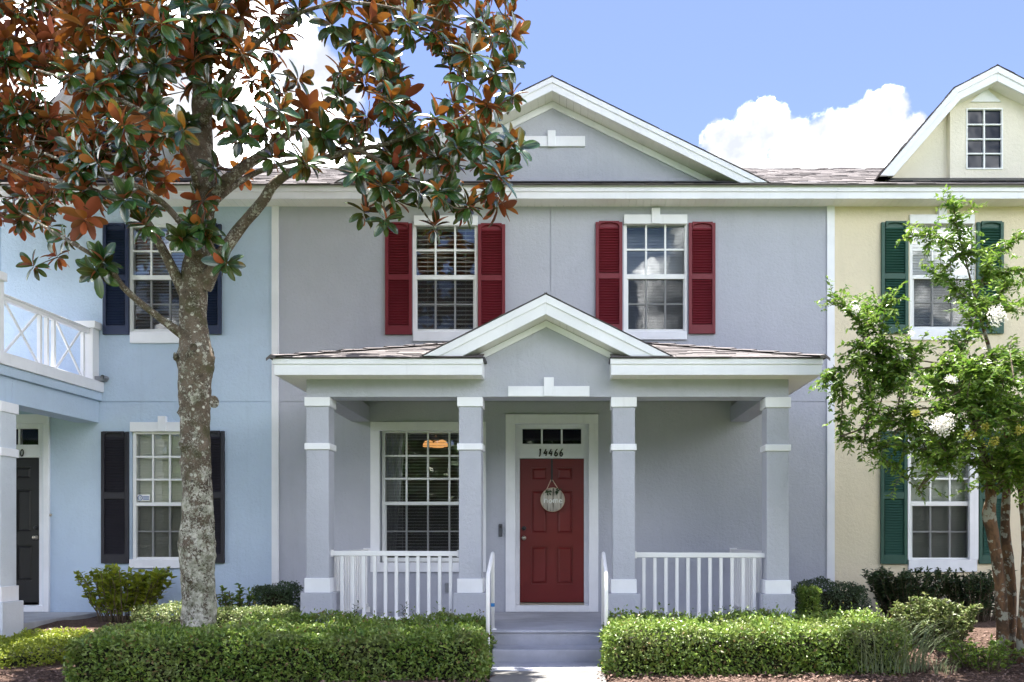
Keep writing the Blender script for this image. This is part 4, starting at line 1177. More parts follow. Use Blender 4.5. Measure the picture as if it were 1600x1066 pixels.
def norm(a): return a / np.maximum(np.linalg.norm(a, axis=-1, keepdims=True), 1e-9)
def leaf_frames(dirs, ups):
    d = norm(dirs); s = norm(np.cross(ups, d)); n = np.cross(d, s)
    return d, s, n
def leaves_mesh(name, pos, dirs, ups, length, width, tmpl, material, org=(0, 0, 0), uv=None, smooth=False):
    T, Fc = tmpl[0], tmpl[1]
    N = len(pos); k = len(T)
    d, s, n = leaf_frames(dirs, ups)
    L = np.broadcast_to(np.asarray(length, float), (N,))[:, None, None]; Wd = np.broadcast_to(np.asarray(width, float), (N,))[:, None, None]
    V = pos[:, None, :] + L * (T[None, :, 0:1] * d[:, None, :] + Wd * T[None, :, 1:2] * s[:, None, :] + T[None, :, 2:3] * n[:, None, :] * 1.0)
    V = V.reshape(-1, 3) - np.asarray(org)
    me = bpy.data.meshes.new(name)
    sizes = [len(f) for f in Fc]; flat = np.concatenate([np.array(f) for f in Fc])
    loops = (flat[None, :] + (np.arange(N) * k)[:, None]).ravel()
    starts1 = np.cumsum([0] + sizes[:-1]); tot1 = sum(sizes)
    starts = (starts1[None, :] + (np.arange(N) * tot1)[:, None]).ravel()
    me.vertices.add(N * k); me.vertices.foreach_set('co', V.ravel().astype(np.float32))
    me.loops.add(len(loops)); me.loops.foreach_set('vertex_index', loops.astype(np.int32))
    me.polygons.add(len(starts)); me.polygons.foreach_set('loop_start', starts.astype(np.int32))
    me.polygons.foreach_set('use_smooth', np.full(len(starts), smooth))
    if uv is not None:
        ul = me.uv_layers.new(name='UVMap'); ul.data.foreach_set('uv', np.tile(uv[flat], (N, 1)).ravel().astype(np.float32))
    me.materials.append(material); me.update(calc_edges=True)
    return me
def rand_dirs(n, up=0.3, out=None, wo=.8):
    d = RNG.normal(size=(n, 3)); d[:, 2] += up
    if out is not None: d += out * wo
    return norm(d)
def wave(p, f, seed=0.0):
    return (np.sin(p[:, 0] * f + seed) * np.cos(p[:, 1] * f * 1.3 + 2 * seed) + np.sin(p[:, 2] * f * 1.1 + p[:, 0] * f * .6 + seed * 3) + np.cos(p[:, 0] * f * 2.3 + p[:, 2] * f * 1.9 + seed)) / 3

def hedge(name, label, p0, p1, width, z0, h, mats, dens=4500, leaf=(.022, .056), cat='hedge', group='clipped hedges in front of the porch', round_=.10, seed=1., ragged=.03, hb=None, core='core', tuft=0.0, wr=.55):
    """p0->p1 is the front edge line on the ground; width goes to +Y side"""
    p0, p1 = np.array([*p0, 0.]), np.array([*p1, 0.]); L = np.linalg.norm(p1 - p0); u = (p1 - p0) / L; w = np.array([-u[1], u[0], 0])
    t = thing(name, ((p0 + p1) / 2)[0:2].tolist() + [z0], label, cat, group)
    hb = hb or h
    def surf(a, b, side):
        """cross section: side 0 front, 1 top, 2 back"""
        pass
    Af, At = L * h, L * width; Ae = width * h
    pts = []; outs = []
    for area, kind in ((Af, 0), (At, 1), (Af * .7, 2), (Ae, 3), (Ae, 4)):
        n = int(area * dens); a = RNG.random(n); b = RNG.random(n)
        if kind == 0: x, y, z, o = a * L, np.zeros(n), b * h, (0, -1, 0)
        elif kind == 1: x, y, z, o = a * L, b * width, h + (hb - h) * b, (0, 0, 1)
        elif kind == 2: x, y, z, o = a * L, np.full(n, width), b * hb, (0, 1, 0)
        elif kind == 3: x, y, z, o = np.zeros(n), a * width, b * h, (-1, 0, 0)
        else: x, y, z, o = np.full(n, L), a * width, b * h, (1, 0, 0)
        q = np.stack([x, y, z], 1); pts.append(q); outs.append(np.tile(np.array(o, float), (n, 1)))
    q = np.concatenate(pts); o = np.concatenate(outs)
    # round the arrises, then push in and out
    lo = np.array([round_, round_, -9]); hi = np.array([L - round_, width - round_, max(h, hb) - round_])
    c = np.clip(q, lo, hi); dlt = q - c; dn = np.linalg.norm(dlt, axis=1, keepdims=True)
    q = np.where(dn > round_, c + dlt / np.maximum(dn, 1e-6) * round_, q)
    o = norm(o + norm(dlt + 1e-6) * .8)
    world = q.copy()
    bulge = .05 * wave(q, 2.6, seed) + .032 * wave(q, 8.5, seed * 2) + .018 * wave(q, 19, seed)
    depth = -RNG.exponential(.045, len(q)) + RNG.random(len(q)) * ragged
    tall = (RNG.random(len(q)) < tuft) & (o[:, 2] > .5)
    q = q + o * (bulge + depth)[:, None]
    q[:, 2] += tall * RNG.random(len(q)) ** 1.5 * .13
    pos = p0[None] + q[:, 0:1] * u + q[:, 1:2] * w + q[:, 2:3] * np.array([0, 0, 1.]) + np.array([0, 0, z0])
    ow = o[:, 0:1] * u + o[:, 1:2] * w + o[:, 2:3] * np.array([0, 0, 1.])
    dirs = rand_dirs(len(q), .15, ow, .35); ups = norm(ow * .8 + RNG.normal(size=(len(q), 3)) * .45 + np.array([0, 0, .9]))
    ln = RNG.uniform(leaf[0], leaf[1], len(q))
    me = leaves_mesh('foliage', pos, dirs, ups, ln, wr, LEAF_S, M[mats], t.location)
    fo = link(me, 'foliage', t); fo['kind'] = 'stuff'
    # dark twiggy inside
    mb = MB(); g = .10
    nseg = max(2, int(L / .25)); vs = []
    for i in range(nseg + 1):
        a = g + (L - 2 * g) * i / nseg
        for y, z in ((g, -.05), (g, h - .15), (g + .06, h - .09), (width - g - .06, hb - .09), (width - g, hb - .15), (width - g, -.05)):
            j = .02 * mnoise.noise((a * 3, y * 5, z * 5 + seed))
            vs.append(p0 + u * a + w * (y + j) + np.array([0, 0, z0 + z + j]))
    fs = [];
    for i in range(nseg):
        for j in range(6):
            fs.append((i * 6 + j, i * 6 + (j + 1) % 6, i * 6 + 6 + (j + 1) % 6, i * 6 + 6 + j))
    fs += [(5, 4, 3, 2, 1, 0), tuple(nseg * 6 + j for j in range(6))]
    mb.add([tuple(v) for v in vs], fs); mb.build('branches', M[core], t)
    # sprigs that escaped the shears
    return t
def sprig(mbp, lp, base, h, n, lean, ll):
    """collects a stem tube and leaf arrays"""
    b = np.array(base, float); tip = b + np.array([lean[0], lean[1], h]); pts = [b + (tip - b) * k / 5 + np.array([lean[0], lean[1], 0]) * .3 * (k / 5) ** 2 for k in range(6)]
    mbp.tube([Vector(p) for p in pts], [.003 * (1 - .12 * k) for k in range(6)], 5)
    for i in range(n):
        f = .15 + .85 * i / n; p = pts[0] + (pts[-1] - pts[0]) * f
        az = i * 2.4 + RNG.random(); dv = np.array([math.cos(az), math.sin(az), .7])
        lp.append((p, dv, np.array([0, 0, 1.]) + RNG.normal(size=3) * .2, ll * RNG.uniform(.7, 1.1)))
def arr(lp):
    return (np.array([l[0] for l in lp]), np.array([l[1] for l in lp]), np.array([l[2] for l in lp]), np.array([l[3] for l in lp]))

# ---- hedges
hl = hedge('hedge', 'long low clipped hedge in the magnolia shade, ending left of the front path', (-4.62, -4.26), (-.735, -3.90), 1.0, .0, .43, 'hedge_leaf', hb=.46, seed=1.3, tuft=.02)
hb_ = hedge('hedge', 'clipped hedge against the porch railing left of the steps with brown leaves caught on top', (-3.42, -3.0), (-.80, -2.98), .44, .05, .43, 'hedge_leaf', hb=.46, seed=4.1, tuft=.03)
hi_ = hedge('hedge', 'clipped hedge in the bed behind the magnolia trunk', (-4.95, -2.25), (-2.75, -2.22), .45, .13, .40, 'pale_leaf', hb=.42, seed=2.2, leaf=(.026, .04))
hr = hedge('hedge', 'sunlit clipped hedge right of the front path below the porch railing', (.47, -3.68), (3.40, -3.62), 1.0, .0, .45, 'hedge_leaf', hb=.53, seed=6.6, tuft=.04, ragged=.05)
ly = hedge('hedge', 'low bright lime green hedge beside the blue house porch', (-7.4, -4.15), (-5.02, -2.95), 1.0, .0, .20, 'lime_leaf', hb=.30, seed=3.3, leaf=(.028, .045), round_=.14)
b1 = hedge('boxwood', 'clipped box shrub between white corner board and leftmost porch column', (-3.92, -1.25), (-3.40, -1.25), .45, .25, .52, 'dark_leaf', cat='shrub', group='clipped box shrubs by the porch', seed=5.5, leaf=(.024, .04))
b2 = hedge('boxwood', 'narrow sunlit box shrub right beside the rightmost porch column', (2.78, -1.95), (3.06, -1.95), .30, .2, .60, 'bush_leaf', cat='shrub', group='clipped box shrubs by the porch', seed=7.5, leaf=(.024, .04))  # sunlight put into the colour: brighter leaves than the other box shrubs
b3 = hedge('boxwood', 'dark box shrub in shade in front of the white corner board by the yellow wall', (3.02, -1.2), (3.86, -1.2), .45, .25, .52, 'dark_leaf', cat='shrub', group='clipped box shrubs by the porch', seed=8.5, leaf=(.024, .04))  # shade put into the colour: darker leaves than the sunlit box shrub

def open_shrub(name, label, base, rx, ry, h, stems, per, ll, m, wr=.5, h0=.15, group=None, flat=False):
    t = thing(name, base, label, 'shrub', group); b = np.array(base, float)
    mb = MB(); lp = []
    for i in range(stems):
        az = RNG.random() * 2 * math.pi; r = math.sqrt(RNG.random())
        tip = b + np.array([math.cos(az) * rx * r, math.sin(az) * ry * r, h * (RNG.uniform(.55, 1.0) if not flat else RNG.uniform(.75, 1.0)) * (1 - .25 * r * (not flat))])
        s = b + np.array([math.cos(az) * rx * .5 * r, math.sin(az) * ry * .5 * r, -.03])
        pts = []
        for k in range(7):
            f = k / 6; p = s + (tip - s) * f; p[2] = s[2] + (tip[2] - s[2]) * f ** .8; p = p + RNG.normal(size=3) * .012 * (k > 0); pts.append(p)
        mb.tube([Vector(p) for p in pts], [.009 * (1 - .11 * k) for k in range(7)], 5)
        for j in range(per):
            f = h0 + (1 - h0) * RNG.random() ** .8; k = min(5, int(f * 6)); p = pts[k] + (pts[k + 1] - pts[k]) * (f * 6 - k)
            dv = RNG.normal(size=3); dv[2] = abs(dv[2]) * .5 + .1
            lp.append((p, dv, np.array([0, 0, 1.]) + RNG.normal(size=3) * .45, ll * RNG.uniform(.6, 1.1)))
    mb.build('stems', M['twig'], t)
    p, d, u, l = arr(lp); fo = link(leaves_mesh('foliage', p, d, u, l, wr, LEAF_S, M[m], t.location), 'foliage', t); fo['kind'] = 'stuff'
    return t
def hz(x, y): return float(bed_h(x, y))
open_shrub('shrub', 'broad leafy green shrub under the window of the blue house', (-5.75, -.75, .29), .66, .36, .68, 64, 34, .105, 'lime_leaf', .62, .12, 'loose shrubs along the house walls', True)  # bright lime leaves stand in for sunlight on this shrub
open_shrub('shrub', 'small leafy shrub behind the magnolia trunk on its right, at the blue wall', (-4.28, -.7, .29), .32, .22, .56, 18, 26, .08, 'bush_leaf', .55, .15, 'loose shrubs along the house walls')
open_shrub('shrub', 'dark twiggy shrub under the window of the yellow house', (4.55, -.7, .29), .60, .34, .68, 80, 80, .07, 'dark_leaf', .45, .10, 'loose shrubs along the house walls', True)
open_shrub('shrub', 'dark loose shrub just behind the crape myrtle trunk', (5.42, -.7, .29), .54, .34, .64, 70, 76, .065, 'dark_leaf', .45, .10, 'loose shrubs along the house walls', True)
open_shrub('shrub', 'variegated pale yellow green shrub in front of the crape myrtle', (4.20, -2.35, .12), .52, .42, .66, 90, 70, .062, 'pale_leaf', .52, .08, 'loose shrubs along the house walls')
open_shrub('shrub', 'small pale shrub at the back corner of the sunlit hedge', (3.10, -2.3, .13), .42, .30, .42, 36, 46, .052, 'pale_leaf', .5, .1, 'loose shrubs along the house walls')
open_shrub('ground_plant', 'low green leafy plant in the mulch beside the crape myrtle', (4.28, -3.35, .03), .44, .34, .36, 40, 30, .065, 'bush_leaf', .45, .1)
open_shrub('ground_plant', 'low bluish plant at the foot of the crape myrtle', (4.95, -3.65, .02), .36, .26, .26, 28, 24, .07, 'dark_leaf', .45, .1)
open_shrub('ground_plant', 'low dark plant at the blue house wall beside the broad shrub', (-4.95, -.5, .29), .35, .15, .26, 14, 16, .05, 'dark_leaf', .4, .1)

def grass_tuft(label, base, r, h, n, wid=.010, m='grass', lean=.6):
    t = thing('grass_clump', base, label, 'grass clump', 'long grass around the hedges'); b = np.array(base)
    V = []; Fc = []
    for i in range(n):
        az = RNG.random() * 6.283; rr = r * math.sqrt(RNG.random()) * .5; p = b + np.array([math.cos(az) * rr, math.sin(az) * rr, 0.])
        hh = h * RNG.uniform(.5, 1.0); ln = lean * hh * RNG.uniform(.2, 1.0); a2 = az + RNG.normal() * .6; dv = np.array([math.cos(a2), math.sin(a2), 0]); sv = np.array([-dv[1], dv[0], 0])
        base_i = len(V)
        for k in range(6):
            f = k / 5; c = p + dv * ln * f * f * 1.3 + np.array([0, 0, hh * (f - .25 * f ** 3)]); w_ = wid * (1 - f ** 2) * .5 + .0006
            V += [tuple(c - sv * w_ - b), tuple(c + sv * w_ - b)]
        Fc += [(base_i + 2 * k, base_i + 2 * k + 1, base_i + 2 * k + 3, base_i + 2 * k + 2) for k in range(5)]
    me = bpy.data.meshes.new('blades'); me.from_pydata(V, [], Fc); me.materials.append(M[m]); me.update()
    o = link(me, 'blades', t); o['kind'] = 'stuff'
    return t
grass_tuft('tall drooping grey green grass clump at the end of the sunlit hedge', (3.22, -3.30, .05), .95, .66, 320, .008, lean=.9)
grass_tuft('grass clump growing behind the end of the sunlit hedge', (3.05, -2.80, .10), .9, .58, 260, .008, lean=.9)
grass_tuft('few long grass blades sticking out of the sunlit hedge at the path', (.78, -2.95, .42), .3, .20, 16, .006)
grass_tuft('grass blades in front of the rightmost column base', (2.36, -2.62, .45), .25, .22, 14, .010)
grass_tuft('small grass clump in the mulch by the crape myrtle', (3.75, -3.5, .02), .35, .22, 60, .006)
# sprigs above the hedges
def sprigs(label, items, m, ll=.045):
    for (px, py, y, h), lab in zip(items, label):
        b = P(px, py, y); t = thing('sprig', b, lab, 'sprig', 'stray shoots above the hedges')
        mb = MB(); lp = []
        for k in range(2): sprig(mb, lp, b + Vector((.012 * k, 0, -.12)), h + .12 - .04 * k, 13, (.03 - .05 * k, -.01), ll)
        mb.build('stem', M['twig'], t); p, d_, u, l = arr(lp); link(leaves_mesh('leaves', p, d_, u, l, .36, LEAF_S, M[m], t.location), 'leaves', t)
sprigs(['dark shoot rising in front of the white balusters nearest the left column', 'pale variegated shoot rising in front of the balusters below the porch window', 'dark leafy shoot standing at the hedge corner beside the path steps', 'small dark shoot in front of the balusters near the second column'],
       [(555, 962, -2.75, .17), (631, 962, -2.75, .16), (745, 972, -2.85, .14), (700, 966, -2.75, .10)], 'dark_leaf')

# mulch chips and fallen leaves
n = 5200
x = np.concatenate([RNG.uniform(2.9, 6.5, n), RNG.uniform(-7.6, -4.2, n // 3), RNG.uniform(.35, 3.2, n // 3), RNG.uniform(-5, -.65, n // 4)])
y = np.concatenate([RNG.uniform(-4.6, -1.8, n), RNG.uniform(-4.9, -3.4, n // 3), RNG.uniform(-4.4, -3.5, n // 3), RNG.uniform(-4.5, -3.7, n // 4)])
p = np.stack([x, y, bed_h(x, y) + .012 + RNG.random(len(x)) * .02], 1)
dd = RNG.normal(size=(len(x), 3)); dd[:, 2] *= .25; up = np.tile([0, 0, 1.], (len(x), 1)) + RNG.normal(size=(len(x), 3)) * .35
tag(link(leaves_mesh('mulch_chips', p, dd, up, RNG.uniform(.02, .07, len(x)), .4, LEAF_S, M['chip']), 'mulch_chips'), 'loose bark chips and bits scattered over the planting bed', 'mulch', kind='stuff')
LABS = ['dry orange leaf at the left end of the leaf patch on the porch hedge', 'dry brown leaf second from the left in the patch on the porch hedge', 'dry leaf near the middle of the patch on the porch hedge, further back', 'dry brown leaf low in the patch on the porch hedge, towards the front hedge', 'dry leaf at the right end of the leaf patch on the porch hedge', 'dry leaf lying on the front edge of the porch hedge leaf patch', 'lone dry leaf on the porch hedge below the second column', 'dry orange leaf caught at the hedge corner beside the front steps', 'dry leaf on the hedge in front of the leftmost porch column', 'reddish dry leaf lying on the lime green hedge beside the blue porch']
me_dry = leaves_mesh('fallen_leaf', np.zeros((1, 3)) - np.array([[.06, 0, 0]]), np.array([[1., 0, 0]]), np.array([[0, 0, 1.]]), .13, .42, (LONG_V, LONG_F), M['dry_leaf'], uv=LONG_UV, smooth=True)
for i, (px, py, y) in enumerate([(548, 993, -2.9), (566, 996, -2.9), (602, 990, -2.85), (588, 1000, -3.1), (612, 1003, -3.1), (574, 1004, -3.1), (660, 985, -2.8), (762, 993, -3.3), (445, 962, -2.2), (213, 995, -3.2)]):
    q = P(px, py, y); o = link(me_dry, 'fallen_leaf', None, q)
    o.rotation_euler = (RNG.normal() * .5, RNG.normal() * .5, RNG.random() * 6.28)
    tag(o, LABS[i], 'fallen leaf', 'fallen leaves on the hedges')

# ---- magnolia
TY = -2.8
mag = thing('magnolia_tree', (X_(310, TY), TY, .05), 'magnolia tree with lichen spotted trunk, glossy green leaves and rusty orange undersides', 'tree')
def smooth_path(pts, per=6):
    pts = [np.array(p, float) for p in pts]; out_ = []; n = len(pts)
    for i in range(n - 1):
        p0, p1, p2, p3 = pts[max(i - 1, 0)], pts[i], pts[i + 1], pts[min(i + 2, n - 1)]
        for k in range(per):
            t = k / per
            out_.append(.5 * ((2 * p1) + (p2 - p0) * t + (2 * p0 - 5 * p1 + 4 * p2 - p3) * t * t + (3 * p1 - p0 - 3 * p2 + p3) * t ** 3))
    out_.append(pts[-1]); return out_
def limb(spec, per=6):
    """spec rows: px, py, y, width px -> smoothed rows (x, y, z, r)"""
    rows = []
    for px, py, y, w in spec:
        q = P(px, py, y); rows.append((q.x, q.y, q.z, w * .5 * (D0 + y) / F))
    return smooth_path(rows, per)
T0 = limb([(311, 1050, TY, 72), (311, 985, TY, 64), (310, 930, TY, 59), (308, 880, TY, 61), (308, 845, TY, 63), (309, 800, TY, 54), (308, 760, TY, 52), (306, 700, TY, 51), (305, 655, TY, 51), (305, 620, TY, 56),
           (305, 590, TY, 58), (306, 560, TY, 64), (304, 530, TY, 54), (302, 495, TY, 48), (302, 460, TY, 49), (305, 425, TY, 47), (312, 380, TY + .02, 42), (318, 300, TY + .05, 40), (316, 220, TY + .1, 37), (316, 150, TY + .1, 34), (322, 60, TY + .1, 30), (330, -30, TY + .15, 26), (325, -150, TY + .2, 20), (335, -280, TY + .2, 12), (330, -400, TY + .25, 5)], 8)
LIMBS = [
    [(318, 450, TY, 34), (338, 412, TY - .05, 27), (372, 360, TY - .1, 24), (408, 318, TY - .15, 22), (430, 286, TY - .2, 20), (470, 262, TY - .3, 15), (530, 240, TY - .4, 12), (600, 226, TY - .5, 9), (670, 200, TY - .5, 6)],
    [(322, 330, TY, 30), (345, 292, TY, 26), (380, 262, TY + .1, 23), (425, 232, TY + .2, 19), (462, 200, TY + .3, 15), (520, 150, TY + .4, 11), (590, 100, TY + .4, 8), (660, 60, TY + .4, 5)],
    [(290, 462, TY, 28), (272, 425, TY - .1, 22), (248, 378, TY - .2, 18), (222, 338, TY - .3, 16), (180, 312, TY - .4, 13), (120, 290, TY - .1, 10), (40, 272, TY + .5, 7), (-60, 230, TY + .9, 4)],
    [(292, 528, TY - .05, 24), (262, 506, TY - .15, 16), (225, 478, TY - .25, 14), (192, 448, TY - .35, 13), (165, 412, TY - .45, 12), (120, 384, TY - .55, 9), (80, 360, TY - .1, 6), (30, 330, TY + .5, 4)],
    [(310, 395, TY - .1, 20), (285, 352, TY - .35, 14), (248, 312, TY - .5, 12), (200, 285, TY - .6, 10), (140, 268, TY - .2, 8), (70, 240, TY + .4, 5)],
    [(312, 260, TY + .1, 22), (282, 200, TY + .25, 16), (240, 150, TY + .4, 13), (180, 90, TY + .5, 10), (110, 30, TY + .6, 7), (20, -40, TY + .6, 4)],
    [(318, 190, TY - .05, 20), (352, 130, TY - .3, 14), (400, 70, TY - .5, 11), (470, 20, TY - .6, 9), (560, 5, TY - .7, 7), (680, 30, TY - .7, 5), (790, 70, TY - .7, 3)],
    [(300, 350, TY + .15, 18), (330, 320, TY + .5, 14), (400, 270, TY + .8, 11), (500, 245, TY + .9, 8), (620, 240, TY + .9, 6), (720, 250, TY + .8, 4)],
    [(318, 110, TY, 18), (270, 40, TY - .4, 13), (200, -20, TY - .7, 10), (100, -70, TY - .9, 6)],
    [(325, 40, TY + .1, 18), (380, -30, TY + .4, 13), (470, -90, TY + .6, 10), (590, -120, TY + .7, 6), (700, -130, TY + .7, 4)],
    [(310, 300, TY, 16), (290, 240, TY - .5, 12), (230, 180, TY - .9, 10), (150, 140, TY - .6, 7), (60, 110, TY + .3, 4)],
    [(560, 234, TY - .45, 9), (610, 262, TY - .5, 7), (640, 300, TY - .5, 6), (668, 340, TY - .5, 4)],
]
tr = MB()
def lumpy_tube(mb, rows, n, knots=()):
    pts = [Vector(r[:3]) for r in rows]; k = len(rows); vs = []
    for i, r in enumerate(rows):
        t = (pts[min(i + 1, k - 1)] - pts[max(i - 1, 0)]).normalized(); u = (Vector((1, 0, 0)) - t * t.x).normalized() if abs(t.x) < .95 else Vector((0, 1, 0)); w = t.cross(u)
        for j in range(n):
            a = 2 * math.pi * j / n; dv = u * math.cos(a) + w * math.sin(a); q = pts[i] + dv * r[3]
            dsp = .10 * mnoise.noise(q * 5.5) + .05 * mnoise.noise(q * 16) + .03 * mnoise.noise(q * 40)
            q = q + dv * r[3] * dsp
            for kp, kr, kh in knots:
                dd_ = (q - kp).length
                if dd_ < kr * 1.6: q = q + (kp - pts[i]).normalized() * kh * math.exp(-(dd_ / kr) ** 2 * 1.6)
            vs.append(q)
    fs = [(i * n + j, i * n + (j + 1) % n, (i + 1) * n + (j + 1) % n, (i + 1) * n + j) for i in range(k - 1) for j in range(n)]
    mb.add(vs, fs, 0, True)
KN = []
for px, py, dy, kr, kh in ((273, 558, -.02, .07, .075), (338, 560, -.04, .07, .06), (336, 628, -.10, .075, .06), (302, 542, -.22, .06, .035), (281, 645, -.02, .05, .04), (285, 695, -.10, .05, .04), (325, 722, -.16, .05, .03), (280, 722, -.03, .05, .05), (312, 690, -.20, .07, .025), (279, 850, -.02, .08, .02), (336, 850, -.02, .08, .03)):
    KN.append((P(px, py, TY + dy), kr, kh))
T0 = [np.array([*r_[:3], r_[3] * .84]) for r_ in T0]
lumpy_tube(tr, T0, 44, KN)
NODES = [np.array(r[:3]) for r in T0[-60:]]
for spec in LIMBS:
    rows = [np.array([*r_[:3], r_[3] * .74]) for r_ in limb(spec, 6)]; lumpy_tube(tr, rows, 12); NODES += [np.array(r[:3]) for r in rows[4:]]
trunk = tr.build('trunk', M['bark'], mag)
# pruning scars: raised rings round pale heartwood
for px, py, dy, rr_ in ((302, 543, -.27, .032), (334, 628, -.235, .045), (273, 557, -.13, .030), (283, 695, -.20, .022), (324, 722, -.225, .020)):
    c = P(px, py, TY + dy); kb = MB(); aim = (c - Vector((X_(306, TY), TY, c.z))).normalized(); u = aim.cross(Vector((0, 0, 1))).normalized(); w = aim.cross(u)
    ring = [c + (u * math.cos(a) + w * math.sin(a) * 1.15) * rr_ for a in np.linspace(0, 2 * math.pi, 17)]
    kb.tube(ring, rr_ * .32, 7, cap=False); kb.add([c + aim * .004] + ring[:-1], [(0, 1 + i, 1 + (i + 1) % 16) for i in range(16)])
    kb.build('pruning_scar', M['bark'], trunk)
# leaf rosettes over the crown
GRID = {-245: '2345677776543', -175: '4566777777654', -105: '6777777777765', -35: '7888886666674', 35: '8888875425664', 105: '8888754316653', 175: '8887634545764',
        245: '7887532124765', 315: '2572330001442', 385: '0020002000000'}
cl = []
for py, row in GRID.items():
    for i, ch in enumerate(row):
        px = -70 + 70 * i; ex = int(ch) * ((1.45 if px < 400 else 1.05) if py > -70 else (.28 if px > 100 else .15)); k = int(ex) + (RNG.random() < ex - int(ex))
        for _ in range(k):
            qx, qy = px + RNG.uniform(-35, 35), py + RNG.uniform(-35, 35); dy = RNG.normal() * .75
            if py > 200 and abs(qx - 320) > 90: dy = RNG.normal() * .4 - .3
            dy = RNG.uniform(1.0, 2.1) if qx < 105 else dy
            cl.append(P(qx, qy, TY + np.clip(dy, -1.5, 2.1)))
for px, py, dy in ((160, 408, -.5), (150, 425, -.5), (300, 352, -.45), (322, 368, -.4), (285, 372, -.45), (680, 352, -.5), (800, 55, -.7), (812, 230, -.4), (790, 240, -.3), (770, 300, -.5), (100, 372, .2), (60, 340, .5), (620, 310, -.6), (590, 285, -.5)):
    cl.append(P(px, py, TY + dy))
cl = np.array([list(c) for c in cl]); trunk_c = np.array([X_(315, TY), TY, Z_(150, TY)])
order = np.argsort([np.min(np.linalg.norm(np.array(NODES) - c, axis=1)) for c in cl])
tw = MB(); LP, LD, LU, LL = [], [], [], []
for oi in order:
    c = cl[oi]; nd = np.array(NODES); j = np.argmin(np.linalg.norm(nd - c, axis=1) + .25 * np.maximum(0, nd[:, 2] - c[2])); b = nd[j]
    ln = np.linalg.norm(c - b); out_d = norm((c - trunk_c) * np.array([1, 1, .4]) + RNG.normal(size=3) * .2); ax = norm(out_d * .55 + np.array([0, -.36 - .35 * (c[1] > TY + .9), .60]) + RNG.normal(size=3) * .34)
    if ln > .03:
        c1 = b + (c - b) * .5 + RNG.normal(size=3) * .05 * ln + np.array([0, 0, -.08 * ln]); pts = smooth_path([b, c1, c - ax * .03], 3)
        r0 = min(.014, .005 + .010 * ln); tw.tube([Vector(q) for q in pts], [r0 + (.0035 - r0) * k / (len(pts) - 1) for k in range(len(pts))], 5)
        for q in pts[2:]: NODES.append(q)
    nl = RNG.integers(12, 20); s = norm(np.cross(ax, [0.3, .2, 1.])); t_ = np.cross(ax, s); ph = RNG.random() * 6.28; size = RNG.uniform(.8, 1.15)
    for k in range(nl):
        f = k / (nl - 1); az = ph + k * 2.399; inc = R(16 + 128 * f ** .9 + RNG.normal() * 10)
        rad = s * math.cos(az) + t_ * math.sin(az); dv = ax * math.cos(inc) + rad * math.sin(inc)
        dv = dv + np.array([0, 0, -.30 * f]); upv = ax * math.sin(inc) - rad * math.cos(inc) + RNG.normal(size=3) * .12
        LP.append(c - ax * .05 * f + dv * .012); LD.append(dv); LU.append(upv); LL.append(size * (.130 + .080 * math.sin(math.pi * min(1, .25 + .75 * f))) * RNG.uniform(.85, 1.15))
tw.build('twigs', M['twig'], trunk, kind='stuff')
LP, LD, LU, LL = map(np.array, (LP, LD, LU, LL))
px_ = VX + LP[:, 0] * F / (D0 + LP[:, 1]); py_ = VY - (LP[:, 2] - CAMZ) * F / (D0 + LP[:, 1])
score = (D0 + LP[:, 1]) / LL + 1e3 * ((px_ < 8) | (py_ < 8) | (px_ > 1590))
first = np.argsort(score)[:300]; rest = np.setdiff1d(np.arange(len(LP)), first)
co = leaves_mesh('crown', LP[rest], LD[rest], LU[rest], LL[rest], .46, (LONG_V, LONG_F), M['magnolia_leaf'], mag.location, LONG_UV, True)
crown = link(co, 'crown', mag); crown['kind'] = 'stuff'
protos = [leaves_mesh('leaf', np.zeros((1, 3)), np.array([[1., 0, 0]]), np.array([[0, 0, 1.]]), 1.0, w, (LONG_V * np.array([1, 1, b]), LONG_F), M['magnolia_leaf'], uv=LONG_UV, smooth=True) for w, b in ((.44, .9), (.49, .4), (.46, 1.5))]
fd, fs_, fn = leaf_frames(LD[first], LU[first])
for i, k in enumerate(first):
    o = bpy.data.objects.new('leaf', protos[i % 3]); COL.objects.link(o); o.parent = mag
    m4 = Matrix(((*[fd[i][0], fs_[i][0], fn[i][0]], LP[k][0] - mag.location.x), (fd[i][1], fs_[i][1], fn[i][1], LP[k][1] - mag.location.y), (fd[i][2], fs_[i][2], fn[i][2], LP[k][2] - mag.location.z), (0, 0, 0, 1)))
    o.matrix_local = m4 @ Matrix.Scale(LL[k], 4)

# ---- crape myrtle
CYY = -3.0
cm = thing('crape_myrtle', (X_(1580, CYY), CYY, .06), 'crape myrtle with mottled peeling trunks and white flower heads before the yellow house', 'tree')
def ctrunk(spec):
    mb = MB(); rows = [np.array([*r_[:3], r_[3] * .84]) for r_ in limb(spec, 7)]; lumpy_tube(mb, rows, 22); mb.build('trunk', M['bark_myrtle'], cm); return rows
t1 = ctrunk([(1566, 1050, CYY, 27), (1567, 1010, CYY, 23), (1565, 950, CYY, 21), (1560, 890, CYY, 21), (1552, 840, CYY, 22), (1545, 806, CYY, 24), (1548, 775, CYY, 19), (1542, 735, CYY, 18), (1528, 680, CYY - .1, 14), (1510, 620, CYY - .2, 10), (1498, 560, CYY - .25, 7)])
t2 = ctrunk([(1579, 1048, CYY + .15, 20), (1580, 1000, CYY + .15, 16), (1581, 930, CYY + .15, 17), (1576, 880, CYY + .15, 19), (1571, 830, CYY + .15, 17), (1572, 780, CYY + .15, 15), (1576, 720, CYY + .2, 14), (1570, 640, CYY + .2, 11), (1550, 560, CYY + .2, 8), (1530, 490, CYY + .2, 5), (1512, 420, CYY + .2, 3)])
